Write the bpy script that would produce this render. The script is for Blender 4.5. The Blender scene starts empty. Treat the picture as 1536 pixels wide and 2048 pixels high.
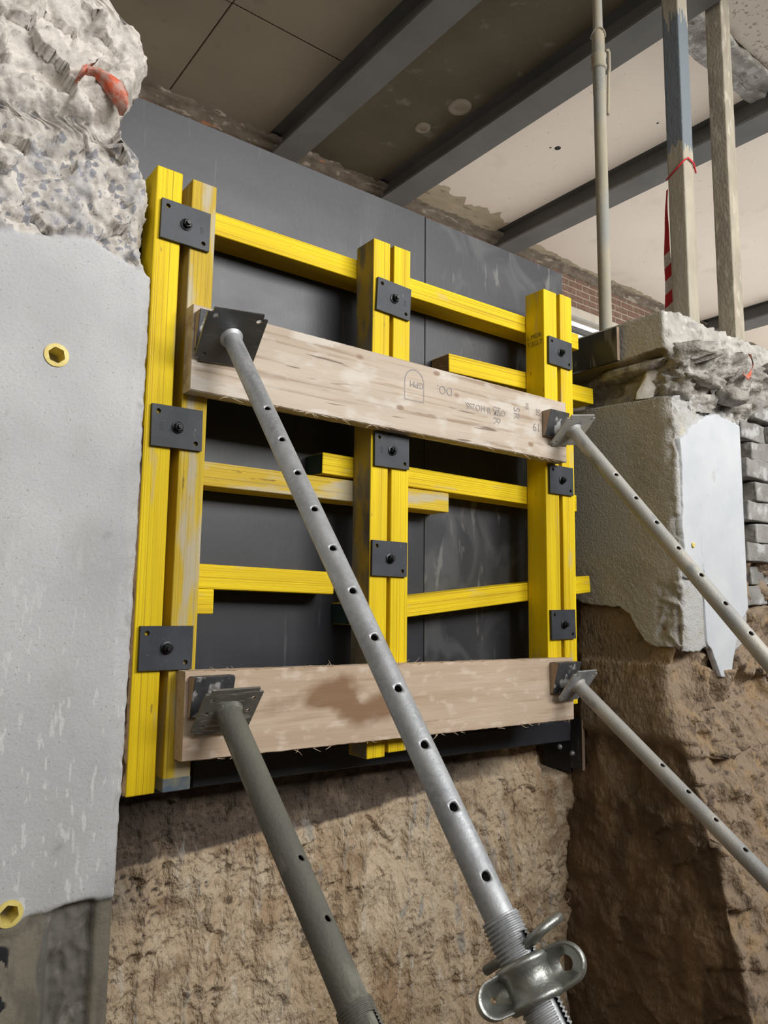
import bpy, bmesh, math, random
import numpy as np
from mathutils import Vector, Matrix
random.seed(7)
C = bpy.context.scene.collection
SC = bpy.context.scene

# ------------------------------------------------------------------ camera, sky, light, exposure
# world frame: X along the shuttering (to the right), Y into the retained wall, Z up; pit floor at z = -0.35
F_PX, YAW, PITCH, ROLL = 1500.0, math.radians(37.4), math.radians(6.75), math.radians(0.55)
fw = Vector((math.sin(YAW)*math.cos(PITCH), math.cos(YAW)*math.cos(PITCH), math.sin(PITCH)))
rt0 = Vector((math.cos(YAW), -math.sin(YAW), 0)); up0 = rt0.cross(fw)
rt = rt0*math.cos(ROLL) + up0*math.sin(ROLL); up = rt.cross(fw)
cam_d = bpy.data.cameras.new('camera'); cam = bpy.data.objects.new('camera', cam_d); C.objects.link(cam)
cam.matrix_world = Matrix(((rt.x, up.x, -fw.x, 0), (rt.y, up.y, -fw.y, 0), (rt.z, up.z, -fw.z, 1.6), (0, 0, 0, 1)))
cam_d.sensor_fit = 'VERTICAL'; cam_d.sensor_height = 36; cam_d.lens = 36*F_PX/2048; cam_d.clip_start = 0.02
SC.camera = cam

w = bpy.data.worlds.new('overcast_sky'); SC.world = w; w.use_nodes = True
wn = w.node_tree.nodes; bg = wn['Background']
bg.inputs[0].default_value = (0.94, 0.97, 1.0, 1); bg.inputs[1].default_value = 1.15

def area(name, loc, target, sx, sy, power, col):
    d = bpy.data.lights.new(name, 'AREA'); d.shape = 'RECTANGLE'; d.size = sx; d.size_y = sy; d.energy = power; d.color = col
    o = bpy.data.objects.new(name, d); C.objects.link(o); o.location = loc
    o.rotation_euler = (Vector(target)-Vector(loc)).to_track_quat('-Z', 'Y').to_euler()
    return o
area('added_rear_area_light', (3.4, -4.8, 4.7), (1.5, 2.0, 2.3), 5.0, 2.6, 560, (1.0, 0.98, 0.95))  # unseen area lamp added behind the camera for frontal light; no opening is modelled
VS = SC.view_settings
VS.view_transform = 'Standard'; VS.look = 'None'; VS.gamma = 1.0; VS.use_curve_mapping = False; VS.exposure = 0.35

# ------------------------------------------------------------------ noise helpers
_rs = np.random.RandomState(3); _perm = np.concatenate([_rs.permutation(256)]*3)
_g = _rs.normal(size=(256, 3)); _g /= np.linalg.norm(_g, axis=1)[:, None]
def perlin(p):
    i = np.floor(p).astype(int); f = p-i; u = f*f*f*(f*(f*6-15)+10); i &= 255
    r = 0
    for dx in (0, 1):
        for dy in (0, 1):
            for dz in (0, 1):
                h = _perm[_perm[_perm[i[..., 0]+dx]+i[..., 1]+dy]+i[..., 2]+dz]
                g = _g[h]; d = (g*(f-np.array([dx, dy, dz]))).sum(-1)
                wgt = (u[..., 0] if dx else 1-u[..., 0])*(u[..., 1] if dy else 1-u[..., 1])*(u[..., 2] if dz else 1-u[..., 2])
                r = r+wgt*d
    return r
def fbm(p, scale=1.0, octv=4, gain=0.5, seed=0.0):
    q = np.asarray(p, float)*np.asarray(scale, float)+seed*17.31; a = 1.0; r = 0
    for k in range(octv):
        r = r+a*perlin(q+k*5.7); q = q*2.03; a *= gain
    return r
def sstep(x, a, b):
    t = np.clip((x-a)/(b-a), 0, 1); return t*t*(3-2*t)

def facets(p, cell, seed=0, tilt=0.6, step=0.5):
    """angular broken relief: every voronoi cell is its own tilted plane (metres)"""
    from mathutils.kdtree import KDTree
    sh = p.shape[:-1]; q = p.reshape(-1, 3)+cell*0.35*np.stack([perlin(p.reshape(-1, 3)/cell*1.7+k*9.1+seed) for k in range(3)], -1)
    lo = q.min(0)-cell; hi = q.max(0)+cell; rs = np.random.RandomState(seed)
    n = int(min(60000, max(8, np.prod(np.maximum((hi-lo)/cell, 1.0)))))
    pts = rs.uniform(lo, hi, (n, 3)); kd = KDTree(n)
    for i, c in enumerate(pts): kd.insert(c, i)
    kd.balance(); g = rs.normal(size=(n, 3))*tilt; h = rs.normal(size=n)*step*cell
    ids = np.fromiter((kd.find(c)[1] for c in q), int, len(q))
    return (((q-pts[ids])*g[ids]).sum(-1)+h[ids]).reshape(sh)

# ------------------------------------------------------------------ materials
def mat(name, c0, c1, nscale=(4, 4, 4), rough=0.7, metal=0.0, bump=0.0, bscale=(60, 60, 60), layers=(), lo=0.35, hi=0.65, detail=6, rnd=True, bdist=0.004, rvar=0.0, spec=0.5):
    m = bpy.data.materials.new(name); m.use_nodes = True; nt = m.node_tree; N = nt.nodes; L = nt.links
    b = N['Principled BSDF']
    tc = N.new('ShaderNodeTexCoord'); co = tc.outputs['Object']
    if rnd:
        oi = N.new('ShaderNodeObjectInfo'); mu = N.new('ShaderNodeMath'); mu.operation = 'MULTIPLY'; mu.inputs[1].default_value = 37.0
        L.new(oi.outputs['Random'], mu.inputs[0])
        ad = N.new('ShaderNodeVectorMath'); ad.operation = 'ADD'; L.new(co, ad.inputs[0]); L.new(mu.outputs[0], ad.inputs[1]); co = ad.outputs[0]
    def tex(kind, scale, det=6, seed=0.0, dist=0.0, rot=0.0):
        mp = N.new('ShaderNodeMapping'); L.new(co, mp.inputs[0]); mp.inputs['Scale'].default_value = scale; mp.inputs['Location'].default_value = (seed*3.1, seed*7.7, seed*1.9); mp.inputs['Rotation'].default_value = (0, rot, 0)
        if kind == 'voro':
            t = N.new('ShaderNodeTexVoronoi'); t.inputs['Scale'].default_value = 1.0; L.new(mp.outputs[0], t.inputs[0]); return t.outputs['Distance']
        if kind == 'cell':
            t = N.new('ShaderNodeTexVoronoi'); t.inputs['Scale'].default_value = 1.0; L.new(mp.outputs[0], t.inputs[0])
            s = N.new('ShaderNodeSeparateColor'); L.new(t.outputs['Color'], s.inputs[0]); return s.outputs[0]
        if kind == 'wave':
            t = N.new('ShaderNodeTexWave'); t.inputs['Scale'].default_value = 1.0; t.inputs['Distortion'].default_value = 3.0; t.inputs['Detail'].default_value = 3
            L.new(mp.outputs[0], t.inputs[0]); return t.outputs['Fac']
        t = N.new('ShaderNodeTexNoise'); t.inputs['Scale'].default_value = 1.0; t.inputs['Detail'].default_value = det; t.inputs['Distortion'].default_value = dist
        L.new(mp.outputs[0], t.inputs[0]); return t.outputs['Fac']
    def rng(sock, a, bb, o0=0.0, o1=1.0):
        r = N.new('ShaderNodeMapRange'); r.inputs[1].default_value = a; r.inputs[2].default_value = bb; r.inputs[3].default_value = o0; r.inputs[4].default_value = o1
        L.new(sock, r.inputs[0]); return r.outputs[0]
    def mix(fac, a, bcol):
        x = N.new('ShaderNodeMix'); x.data_type = 'RGBA'; L.new(fac, x.inputs[0])
        if hasattr(a, 'links'): L.new(a, x.inputs[6])
        else: x.inputs[6].default_value = (*a, 1)
        x.inputs[7].default_value = (*bcol, 1); return x.outputs[2]
    f = rng(tex('noise', nscale, detail), lo, hi)
    col = mix(f, c0, c1)
    for ly in layers:
        k = ly.get('kind', 'noise')
        if k == 'attr':
            a = N.new('ShaderNodeAttribute'); a.attribute_name = ly['name']; fac = a.outputs['Fac']
        else:
            fac = tex(k, ly['scale'], ly.get('det', 5), ly.get('seed', 1.0), ly.get('dist', 0), ly.get('rot', 0))
        fac = rng(fac, ly.get('lo', 0.5), ly.get('hi', 0.6), 0, ly.get('amt', 1.0))
        if 'mask' in ly:
            a = N.new('ShaderNodeAttribute'); a.attribute_name = ly['mask']; mm = N.new('ShaderNodeMath'); mm.operation = 'MULTIPLY'
            L.new(fac, mm.inputs[0])
            if ly.get('inv'):
                iv = N.new('ShaderNodeMath'); iv.operation = 'SUBTRACT'; iv.inputs[0].default_value = 1; L.new(a.outputs['Fac'], iv.inputs[1]); L.new(iv.outputs[0], mm.inputs[1])
            else: L.new(a.outputs['Fac'], mm.inputs[1])
            fac = mm.outputs[0]
        col = mix(fac, col, ly['col'])
    L.new(col, b.inputs['Base Color'])
    b.inputs['Specular IOR Level'].default_value = spec; b.inputs['Roughness'].default_value = rough; b.inputs['Metallic'].default_value = metal
    if rvar:
        L.new(rng(tex('noise', [s*1.7 for s in nscale], 4, 5.0), 0.3, 0.7, rough-rvar, rough+rvar), b.inputs['Roughness'])
    if bump:
        bn = N.new('ShaderNodeBump'); bn.inputs['Strength'].default_value = bump; bn.inputs['Distance'].default_value = bdist
        L.new(tex('noise', bscale, 5, 9.0), bn.inputs['Height']); L.new(bn.outputs[0], b.inputs['Normal'])
    return m

MT = {}
YEL = (0.84, 0.62, 0.006); YEL2 = (0.68, 0.47, 0.006)
# laminated yellow timber: thin veneer lines across the width (local y), running along local x
MT['lvl'] = mat('yellow_laminated_timber', YEL, YEL2, (1.2, 14, 14), 0.6, spec=0.25, bump=0.5, bscale=(3, 280, 30), bdist=0.004, layers=[
    dict(scale=(0.7, 330, 5), lo=0.53, hi=0.66, col=(0.34, 0.20, 0.008), amt=0.75, det=2),
    dict(scale=(5, 26, 26), lo=0.63, hi=0.72, col=(0.50, 0.40, 0.20), amt=0.55, seed=3),
    dict(scale=(14, 60, 60), lo=0.70, hi=0.76, col=(0.12, 0.08, 0.03), amt=0.7, seed=4)])
MT['lvl_worn'] = mat('worn_yellow_laminated_timber', (0.66, 0.47, 0.03), (0.50, 0.34, 0.03), (1.5, 10, 10), 0.65, spec=0.25, bump=0.5, bscale=(3, 260, 30), bdist=0.004, layers=[
    dict(scale=(0.7, 320, 6), lo=0.53, hi=0.66, col=(0.26, 0.17, 0.03), amt=0.7, det=3),
    dict(scale=(3.2, 18, 18), lo=0.50, hi=0.60, col=(0.46, 0.42, 0.33), amt=0.8, seed=3),
    dict(scale=(14, 60, 60), lo=0.68, hi=0.75, col=(0.10, 0.07, 0.03), amt=0.7, seed=4)])
MT['lvl_grey'] = mat('cement_greyed_timber_side', (0.24, 0.22, 0.17), (0.13, 0.12, 0.10), (6, 14, 14), 0.75, bump=0.5, bscale=(40, 90, 90), bdist=0.004, layers=[
    dict(scale=(5, 14, 14), lo=0.52, hi=0.60, col=(0.42, 0.30, 0.03), amt=0.8, seed=2)])
MT['paint_end'] = mat('dark_teal_end_paint', (0.012, 0.035, 0.04), (0.03, 0.06, 0.06), (20, 20, 20), 0.5)
MT['paint_blue'] = mat('blue_paint_remnant', (0.10, 0.15, 0.20), (0.28, 0.27, 0.20), (30, 30, 30), 0.6)
MT['raw_end'] = mat('raw_timber_end', (0.30, 0.19, 0.09), (0.18, 0.11, 0.06), (30, 200, 30), 0.8, bump=0.4, bscale=(90, 300, 90))
PLK = dict(nscale=(1.4, 20, 20), rough=0.75, bump=0.3, bscale=(6, 130, 130), bdist=0.003)
MT['plank'] = mat('weathered_softwood_plank', (0.53, 0.445, 0.355), (0.43, 0.35, 0.27), **PLK, layers=[
    dict(scale=(2.2, 75, 75), lo=0.56, hi=0.68, col=(0.26, 0.175, 0.11), amt=0.7, det=4),
    dict(scale=(9, 22, 22), lo=0.50, hi=0.63, col=(0.64, 0.60, 0.54), amt=0.6, seed=3),
    dict(scale=(5, 260, 60), lo=0.67, hi=0.71, col=(0.10, 0.065, 0.04), amt=0.75, seed=5, det=2),
    dict(kind='voro', scale=(5, 9, 9), lo=0.10, hi=0.05, col=(0.24, 0.14, 0.08), amt=0.8)])
MT['plank_fresh'] = mat('rough_sawn_softwood_plank', (0.56, 0.44, 0.33), (0.46, 0.34, 0.24), **PLK, layers=[
    dict(scale=(3, 60, 60), lo=0.57, hi=0.68, col=(0.33, 0.22, 0.14), amt=0.5, det=4),
    dict(scale=(16, 34, 34), lo=0.55, hi=0.66, col=(0.66, 0.56, 0.46), amt=0.6, seed=3),
    dict(kind='attr', name='stain', lo=0.06, hi=0.42, col=(0.20, 0.105, 0.045), amt=0.88)])
MT['ply'] = mat('black_phenolic_plywood', (0.015, 0.0165, 0.021), (0.023, 0.025, 0.031), (3, 3, 6), 0.44, rvar=0.03, spec=0.5, bump=0.06, bscale=(120, 120, 40), layers=[
    dict(scale=(7, 7, 2.2), lo=0.58, hi=0.72, col=(0.050, 0.053, 0.061), amt=0.5, seed=2),
    dict(scale=(40, 40, 3), lo=0.66, hi=0.74, col=(0.13, 0.13, 0.135), amt=0.35, seed=6)])
MT['ply_smear'] = mat('smeared_phenolic_plywood', (0.020, 0.021, 0.025), (0.030, 0.031, 0.035), (3, 3, 5), 0.44, rvar=0.04, spec=0.5, bump=0.06, bscale=(120, 120, 40), layers=[
    dict(scale=(5, 5, 3.2), lo=0.50, hi=0.62, col=(0.070, 0.071, 0.074), amt=0.75, seed=2, dist=1.2),
    dict(scale=(22, 22, 5), lo=0.62, hi=0.70, col=(0.20, 0.195, 0.185), amt=0.5, seed=6, dist=0.6)])
MT['ply_edge'] = mat('plywood_edge', (0.30, 0.21, 0.14), (0.42, 0.31, 0.22), (3, 200, 3), 0.8)
MT['ply_scuff'] = mat('scuffed_black_packer', (0.035, 0.036, 0.04), (0.07, 0.07, 0.072), (20, 20, 20), 0.5, bump=0.2, layers=[
    dict(scale=(28, 28, 20), lo=0.56, hi=0.62, col=(0.42, 0.41, 0.40), amt=0.85, seed=2)])
MT['blk'] = mat('black_coated_steel', (0.030, 0.034, 0.042), (0.045, 0.050, 0.060), (14, 14, 14), 0.55, metal=0.0, spec=0.35, bump=0.08, bscale=(150, 150, 150), layers=[
    dict(scale=(60, 60, 60), lo=0.68, hi=0.74, col=(0.20, 0.20, 0.21), amt=0.5)])
MT['bolt'] = mat('black_bolt_steel', (0.014, 0.014, 0.015), (0.03, 0.03, 0.032), (60, 60, 60), 0.38, metal=0.6)
GAL = dict(metal=0.5, bump=0.12, bscale=(220, 220, 220), rvar=0.1)
MT['galv'] = mat('galvanised_steel', (0.46, 0.47, 0.48), (0.30, 0.31, 0.325), (16, 16, 6), 0.5, **GAL, layers=[
    dict(kind='cell', scale=(130, 130, 130), lo=0.2, hi=1.0, col=(0.56, 0.57, 0.58), amt=0.35),
    dict(scale=(22, 22, 5), lo=0.60, hi=0.70, col=(0.20, 0.21, 0.215), amt=0.5, seed=3)])
MT['galv_dusty'] = mat('dusty_galvanised_steel', (0.44, 0.43, 0.40), (0.34, 0.34, 0.33), (14, 14, 5), 0.6, metal=0.35, bump=0.3, bscale=(150, 150, 150), layers=[
    dict(scale=(9, 9, 5), lo=0.48, hi=0.60, col=(0.50, 0.47, 0.41), amt=0.8, seed=3),
    dict(scale=(20, 20, 8), lo=0.60, hi=0.68, col=(0.18, 0.20, 0.22), amt=0.6, seed=5)])
MT['galv_mud'] = mat('mud_coated_steel', (0.165, 0.160, 0.130), (0.115, 0.115, 0.098), (10, 10, 4), 0.68, metal=0.2, bump=0.4, bscale=(120, 120, 120), layers=[
    dict(scale=(14, 14, 6), lo=0.58, hi=0.66, col=(0.30, 0.285, 0.24), amt=0.7, seed=3)])
MT['galv_dark'] = mat('bright_plate_steel', (0.13, 0.135, 0.14), (0.20, 0.205, 0.21), (10, 10, 10), 0.34, metal=0.8, bump=0.1, bscale=(200, 200, 200), layers=[
    dict(scale=(90, 9, 90), lo=0.60, hi=0.70, col=(0.34, 0.34, 0.33), amt=0.5, seed=2)])
MT['galv_mudplate'] = mat('mud_scratched_plate_steel', (0.13, 0.13, 0.115), (0.20, 0.19, 0.165), (20, 20, 20), 0.6, metal=0.4, bump=0.3, layers=[
    dict(scale=(120, 14, 60), lo=0.58, hi=0.64, col=(0.40, 0.39, 0.36), amt=0.8, seed=2)])
MT['cast'] = mat('zinc_plated_cast_steel', (0.36, 0.365, 0.335), (0.24, 0.25, 0.23), (12, 12, 12), 0.36, metal=0.75, bump=0.25, bscale=(110, 110, 110))
MT['conc'] = mat('cast_concrete', (0.43, 0.43, 0.435), (0.52, 0.52, 0.525), (3.2, 3.2, 3.2), 0.85, bump=0.45, bscale=(110, 110, 110), rnd=False, bdist=0.004, layers=[
    dict(scale=(6, 6, 4.2), lo=0.56, hi=0.72, col=(0.40, 0.395, 0.385), amt=0.6, seed=7),
    dict(scale=(62, 62, 17), lo=0.62, hi=0.66, col=(0.70, 0.70, 0.70), amt=0.55, seed=11, det=2, rot=0.6, mask='scratch'),
    dict(scale=(30, 30, 7), lo=0.66, hi=0.69, col=(0.70, 0.70, 0.70), amt=0.55, seed=17, det=2, rot=0.45, mask='scratch'),
    dict(scale=(220, 220, 220), lo=0.55, hi=0.7, col=(0.36, 0.36, 0.36), amt=0.6, seed=31, det=2),
    dict(kind='voro', scale=(46, 46, 46), lo=0.10, hi=0.04, col=(0.20, 0.19, 0.18), amt=0.75),
    dict(scale=(13, 13, 13), lo=0.66, hi=0.74, col=(0.26, 0.255, 0.25), amt=0.45, seed=41),
    dict(scale=(9, 9, 9), lo=0.71, hi=0.76, col=(0.33, 0.24, 0.16), amt=0.6, seed=15),
    dict(kind='attr', name='rough', lo=0.2, hi=0.7, col=(0.56, 0.52, 0.47)),
    dict(scale=(22, 22, 22), lo=0.42, hi=0.62, col=(0.40, 0.37, 0.34), amt=0.8, seed=3, mask='rough'),
    dict(kind='cell', scale=(62, 62, 62), lo=0.84, hi=0.86, col=(0.20, 0.205, 0.24), amt=0.8, mask='aggregate'),
    dict(scale=(11, 11, 11), lo=0.52, hi=0.62, col=(0.30, 0.305, 0.325), amt=0.55, seed=33, mask='aggregate'),
    dict(scale=(95, 95, 95), lo=0.60, hi=0.68, col=(0.20, 0.19, 0.18), amt=0.6, seed=5, mask='rough'),
    dict(kind='attr', name='damp', lo=0.3, hi=0.7, col=(0.155, 0.145, 0.125)),
    dict(scale=(5, 5, 3), lo=0.46, hi=0.58, col=(0.085, 0.083, 0.080), amt=0.85, seed=21, mask='damp'),
    dict(scale=(26, 26, 18), lo=0.60, hi=0.66, col=(0.26, 0.24, 0.20), amt=0.6, seed=23, mask='damp'),
    dict(kind='attr', name='tan', lo=0.3, hi=0.7, col=(0.22, 0.195, 0.145), amt=0.8),
    dict(scale=(30, 30, 12), lo=0.54, hi=0.64, col=(0.11, 0.10, 0.085), amt=0.6, seed=29, mask='tan'),
    dict(kind='attr', name='tar', lo=0.4, hi=0.6, col=(0.012, 0.013, 0.016))])
MT['soil'] = mat('clayey_soil', (0.52, 0.40, 0.27), (0.42, 0.31, 0.195), (3.5, 3.5, 2.6), 0.85, bump=1.0, bscale=(75, 75, 48), rnd=False, bdist=0.016, layers=[
    dict(scale=(2.2, 2.2, 1.7), lo=0.50, hi=0.58, col=(0.60, 0.48, 0.34), amt=0.8, seed=31),
    dict(scale=(3.4, 3.4, 2.4), lo=0.56, hi=0.66, col=(0.33, 0.215, 0.12), amt=0.8, seed=35, dist=.6),
    dict(scale=(9, 9, 5), lo=0.50, hi=0.64, col=(0.57, 0.47, 0.34), amt=0.7, seed=2),
    dict(scale=(6, 6, 8), lo=0.58, hi=0.68, col=(0.20, 0.12, 0.06), amt=0.6, seed=5),
    dict(scale=(34, 34, 8), lo=0.60, hi=0.68, col=(0.64, 0.57, 0.46), amt=0.6, seed=8),
    dict(scale=(26, 26, 22), lo=0.64, hi=0.70, col=(0.09, 0.06, 0.04), amt=0.75, seed=9),
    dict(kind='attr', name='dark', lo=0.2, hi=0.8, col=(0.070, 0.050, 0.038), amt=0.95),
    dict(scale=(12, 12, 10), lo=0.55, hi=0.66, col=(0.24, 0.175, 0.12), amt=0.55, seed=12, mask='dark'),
    dict(kind='attr', name='grey', lo=0.3, hi=0.8, col=(0.30, 0.29, 0.265), amt=0.7)])
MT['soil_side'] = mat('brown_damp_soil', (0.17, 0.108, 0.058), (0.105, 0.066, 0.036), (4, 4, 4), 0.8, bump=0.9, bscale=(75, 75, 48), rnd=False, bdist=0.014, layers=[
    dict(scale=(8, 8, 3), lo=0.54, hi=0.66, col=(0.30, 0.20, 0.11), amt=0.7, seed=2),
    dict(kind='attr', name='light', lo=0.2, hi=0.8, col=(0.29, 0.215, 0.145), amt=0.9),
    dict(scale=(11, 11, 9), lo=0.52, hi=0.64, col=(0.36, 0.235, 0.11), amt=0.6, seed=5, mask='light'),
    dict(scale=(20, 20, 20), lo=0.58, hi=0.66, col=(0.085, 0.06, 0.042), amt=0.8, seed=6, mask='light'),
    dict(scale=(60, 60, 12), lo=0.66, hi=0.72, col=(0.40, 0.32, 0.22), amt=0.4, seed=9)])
MT['render'] = mat('sandy_cement_render', (0.47, 0.445, 0.405), (0.36, 0.34, 0.31), (4, 4, 4), 0.9, bump=1.0, bscale=(130, 130, 130), rnd=False, bdist=0.006, layers=[
    dict(scale=(70, 70, 70), lo=0.62, hi=0.68, col=(0.62, 0.58, 0.52), amt=0.7, seed=2),
    dict(kind='attr', name='smooth', lo=0.2, hi=0.8, col=(0.40, 0.405, 0.40), amt=0.85),
    dict(kind='attr', name='pale', lo=0.2, hi=0.8, col=(0.45, 0.445, 0.43)),
    dict(scale=(14, 14, 14), lo=0.52, hi=0.64, col=(0.40, 0.375, 0.33), amt=0.75, seed=5, mask='pale'),
    dict(scale=(7, 7, 5), lo=0.62, hi=0.70, col=(0.62, 0.55, 0.34), amt=0.6, seed=8, mask='pale')])
MT['white'] = mat('flaking_white_paint', (0.50, 0.525, 0.55), (0.56, 0.58, 0.60), (6, 6, 6), 0.75, bump=0.2, bscale=(60, 60, 60), rnd=False, layers=[
    dict(scale=(18, 18, 14), lo=0.66, hi=0.72, col=(0.46, 0.46, 0.45), amt=0.7, seed=2)])
MT['rubble'] = mat('broken_concrete', (0.38, 0.355, 0.32), (0.22, 0.20, 0.175), (9, 9, 9), 0.9, bump=0.8, bscale=(70, 70, 70), rnd=False, bdist=0.008, layers=[
    dict(scale=(16, 16, 16), lo=0.54, hi=0.64, col=(0.52, 0.50, 0.465), amt=0.7, seed=2),
    dict(scale=(26, 26, 26), lo=0.60, hi=0.68, col=(0.14, 0.12, 0.10), amt=0.75, seed=5)])
MT['slab'] = mat('broken_floor_slab_concrete', (0.47, 0.45, 0.41), (0.36, 0.34, 0.305), (8, 8, 8), 0.9, bump=0.8, bscale=(75, 75, 75), rnd=False, bdist=0.007, layers=[
    dict(scale=(30, 30, 30), lo=0.58, hi=0.68, col=(0.60, 0.58, 0.55), amt=0.7, seed=2),
    dict(kind='attr', name='cut', lo=0.2, hi=0.8, col=(0.47, 0.45, 0.41), amt=0.95),
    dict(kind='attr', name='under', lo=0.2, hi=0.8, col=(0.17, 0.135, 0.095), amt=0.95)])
MT['ceil_grey'] = mat('bare_ceiling_concrete', (0.27, 0.225, 0.160), (0.22, 0.182, 0.128), (1.4, 1.4, 1.4), 0.9, bump=0.15, rnd=False, layers=[
    dict(scale=(5, 5, 5), lo=0.62, hi=0.72, col=(0.14, 0.115, 0.08), amt=0.6, seed=3)])
MT['ceil_dark'] = mat('sooty_ceiling_concrete', (0.105, 0.084, 0.048), (0.078, 0.062, 0.035), (2, 2, 2), 0.9, bump=0.2, rnd=False, layers=[
    dict(scale=(7, 7, 7), lo=0.63, hi=0.70, col=(0.16, 0.14, 0.105), amt=0.7, seed=4)])
MT['ceil_pale'] = mat('painted_plaster_ceiling', (0.86, 0.75, 0.63), (0.82, 0.71, 0.595), (1.2, 1.2, 1.2), 0.85, bump=0.05, rnd=False, layers=[
    dict(scale=(3, 3, 3), lo=0.60, hi=0.75, col=(0.66, 0.56, 0.46), amt=0.6, seed=4),
    dict(scale=(45, 45, 45), lo=0.70, hi=0.74, col=(0.30, 0.24, 0.18), amt=0.7, seed=5)])
MT['ceil_speck'] = mat('mould_speckled_plaster', (0.62, 0.55, 0.46), (0.54, 0.475, 0.395), (2, 2, 2), 0.85, rnd=False, layers=[
    dict(scale=(38, 38, 38), lo=0.58, hi=0.64, col=(0.24, 0.18, 0.13), amt=0.8, seed=5)])
MT['ceil_rag'] = mat('ragged_plaster_edge', (0.23, 0.185, 0.135), (0.13, 0.10, 0.07), (6, 20, 20), 0.9, bump=0.6, bscale=(60, 60, 60), rnd=False, layers=[
    dict(scale=(8, 20, 20), lo=0.58, hi=0.66, col=(0.45, 0.38, 0.29), amt=0.8, seed=4),
    dict(scale=(3, 9, 9), lo=0.68, hi=0.72, col=(0.60, 0.22, 0.08), amt=0.8, seed=6)])
MT['patch'] = mat('bare_yellowish_plaster', (0.50, 0.42, 0.29), (0.40, 0.33, 0.22), (5, 9, 9), 0.9, rnd=False, layers=[
    dict(scale=(6, 22, 22), lo=0.60, hi=0.66, col=(0.22, 0.17, 0.11), amt=0.7, seed=4)])
MT['steel'] = mat('grey_painted_steel', (0.165, 0.158, 0.146), (0.135, 0.13, 0.12), (3, 3, 3), 0.7, spec=0.2, metal=0.0, bump=0.05, layers=[
    dict(scale=(30, 8, 30), lo=0.70, hi=0.76, col=(0.36, 0.33, 0.28), amt=0.5, seed=4)])
MT['brick'] = mat('brown_red_brick', (0.25, 0.150, 0.105), (0.19, 0.112, 0.08), (18, 18, 18), 0.9, bump=0.5, bscale=(90, 90, 90), layers=[
    dict(scale=(12, 12, 12), lo=0.60, hi=0.68, col=(0.36, 0.29, 0.22), amt=0.6, seed=3)])
MT['mortar'] = mat('lime_mortar', (0.52, 0.44, 0.34), (0.42, 0.35, 0.265), (9, 9, 9), 0.95, bump=0.5, rnd=False)
MT['block'] = mat('greyed_old_brick', (0.31, 0.30, 0.28), (0.19, 0.18, 0.168), (9, 9, 9), 0.9, bump=1.0, bscale=(70, 70, 70), layers=[
    dict(scale=(14, 14, 14), lo=0.55, hi=0.65, col=(0.52, 0.52, 0.51), amt=0.7, seed=3)])
MT['post_dust'] = mat('cement_dusted_post', (0.40, 0.355, 0.275), (0.30, 0.265, 0.205), (14, 14, 5), 0.85, bump=0.7, bscale=(70, 70, 40), bdist=0.006, layers=[
    dict(scale=(26, 26, 9), lo=0.56, hi=0.66, col=(0.54, 0.49, 0.39), amt=0.7, seed=3)])
MT['post_paint'] = mat('half_painted_post', (0.40, 0.355, 0.275), (0.32, 0.285, 0.22), (14, 14, 5), 0.75, bump=0.5, bscale=(70, 70, 40), bdist=0.005, layers=[
    dict(kind='attr', name='paint', lo=0.45, hi=0.55, col=(0.155, 0.180, 0.200))])
MT['prop_dust'] = mat('cement_dusted_prop', (0.36, 0.315, 0.225), (0.30, 0.27, 0.205), (20, 20, 6), 0.8, bump=0.3, layers=[
    dict(scale=(9, 9, 2.5), lo=0.48, hi=0.60, col=(0.25, 0.265, 0.255), amt=0.75, seed=3)])
MT['ypl'] = mat('yellow_plastic', (0.78, 0.66, 0.20), (0.66, 0.52, 0.14), (40, 40, 40), 0.5)
MT['orange'] = mat('orange_red_plastic', (0.62, 0.10, 0.035), (0.36, 0.12, 0.075), (30, 30, 30), 0.7, layers=[
    dict(scale=(40, 40, 40), lo=0.46, hi=0.58, col=(0.46, 0.30, 0.25), amt=0.8)])
MT['red'] = mat('red_plastic_tape', (0.62, 0.02, 0.03), (0.50, 0.02, 0.025), (20, 20, 20), 0.5)
MT['tapewhite'] = mat('dusty_white_tape', (0.74, 0.71, 0.66), (0.60, 0.56, 0.50), (60, 60, 60), 0.6)
MT['ink'] = mat('faded_stamp_ink', (0.25, 0.235, 0.24), (0.36, 0.31, 0.27), (30, 30, 30), 0.8)
MT['inkdark'] = mat('dark_stamp_ink', (0.12, 0.09, 0.03), (0.30, 0.22, 0.03), (60, 60, 60), 0.8)
MT['glass'] = None
MT['frame'] = mat('pale_window_frame', (0.66, 0.60, 0.50), (0.58, 0.52, 0.43), (8, 8, 8), 0.6)
MT['floor'] = mat('trodden_pit_floor', (0.17, 0.13, 0.09), (0.12, 0.092, 0.065), (2, 2, 2), 0.9, bump=0.6, bscale=(20, 20, 20), rnd=False)
g = bpy.data.materials.new('window_glass'); g.use_nodes = True; b_ = g.node_tree.nodes['Principled BSDF']
b_.inputs['Transmission Weight'].default_value = 1.0; b_.inputs['Roughness'].default_value = 0.0; b_.inputs['IOR'].default_value = 1.1
MT['glass'] = g

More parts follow.
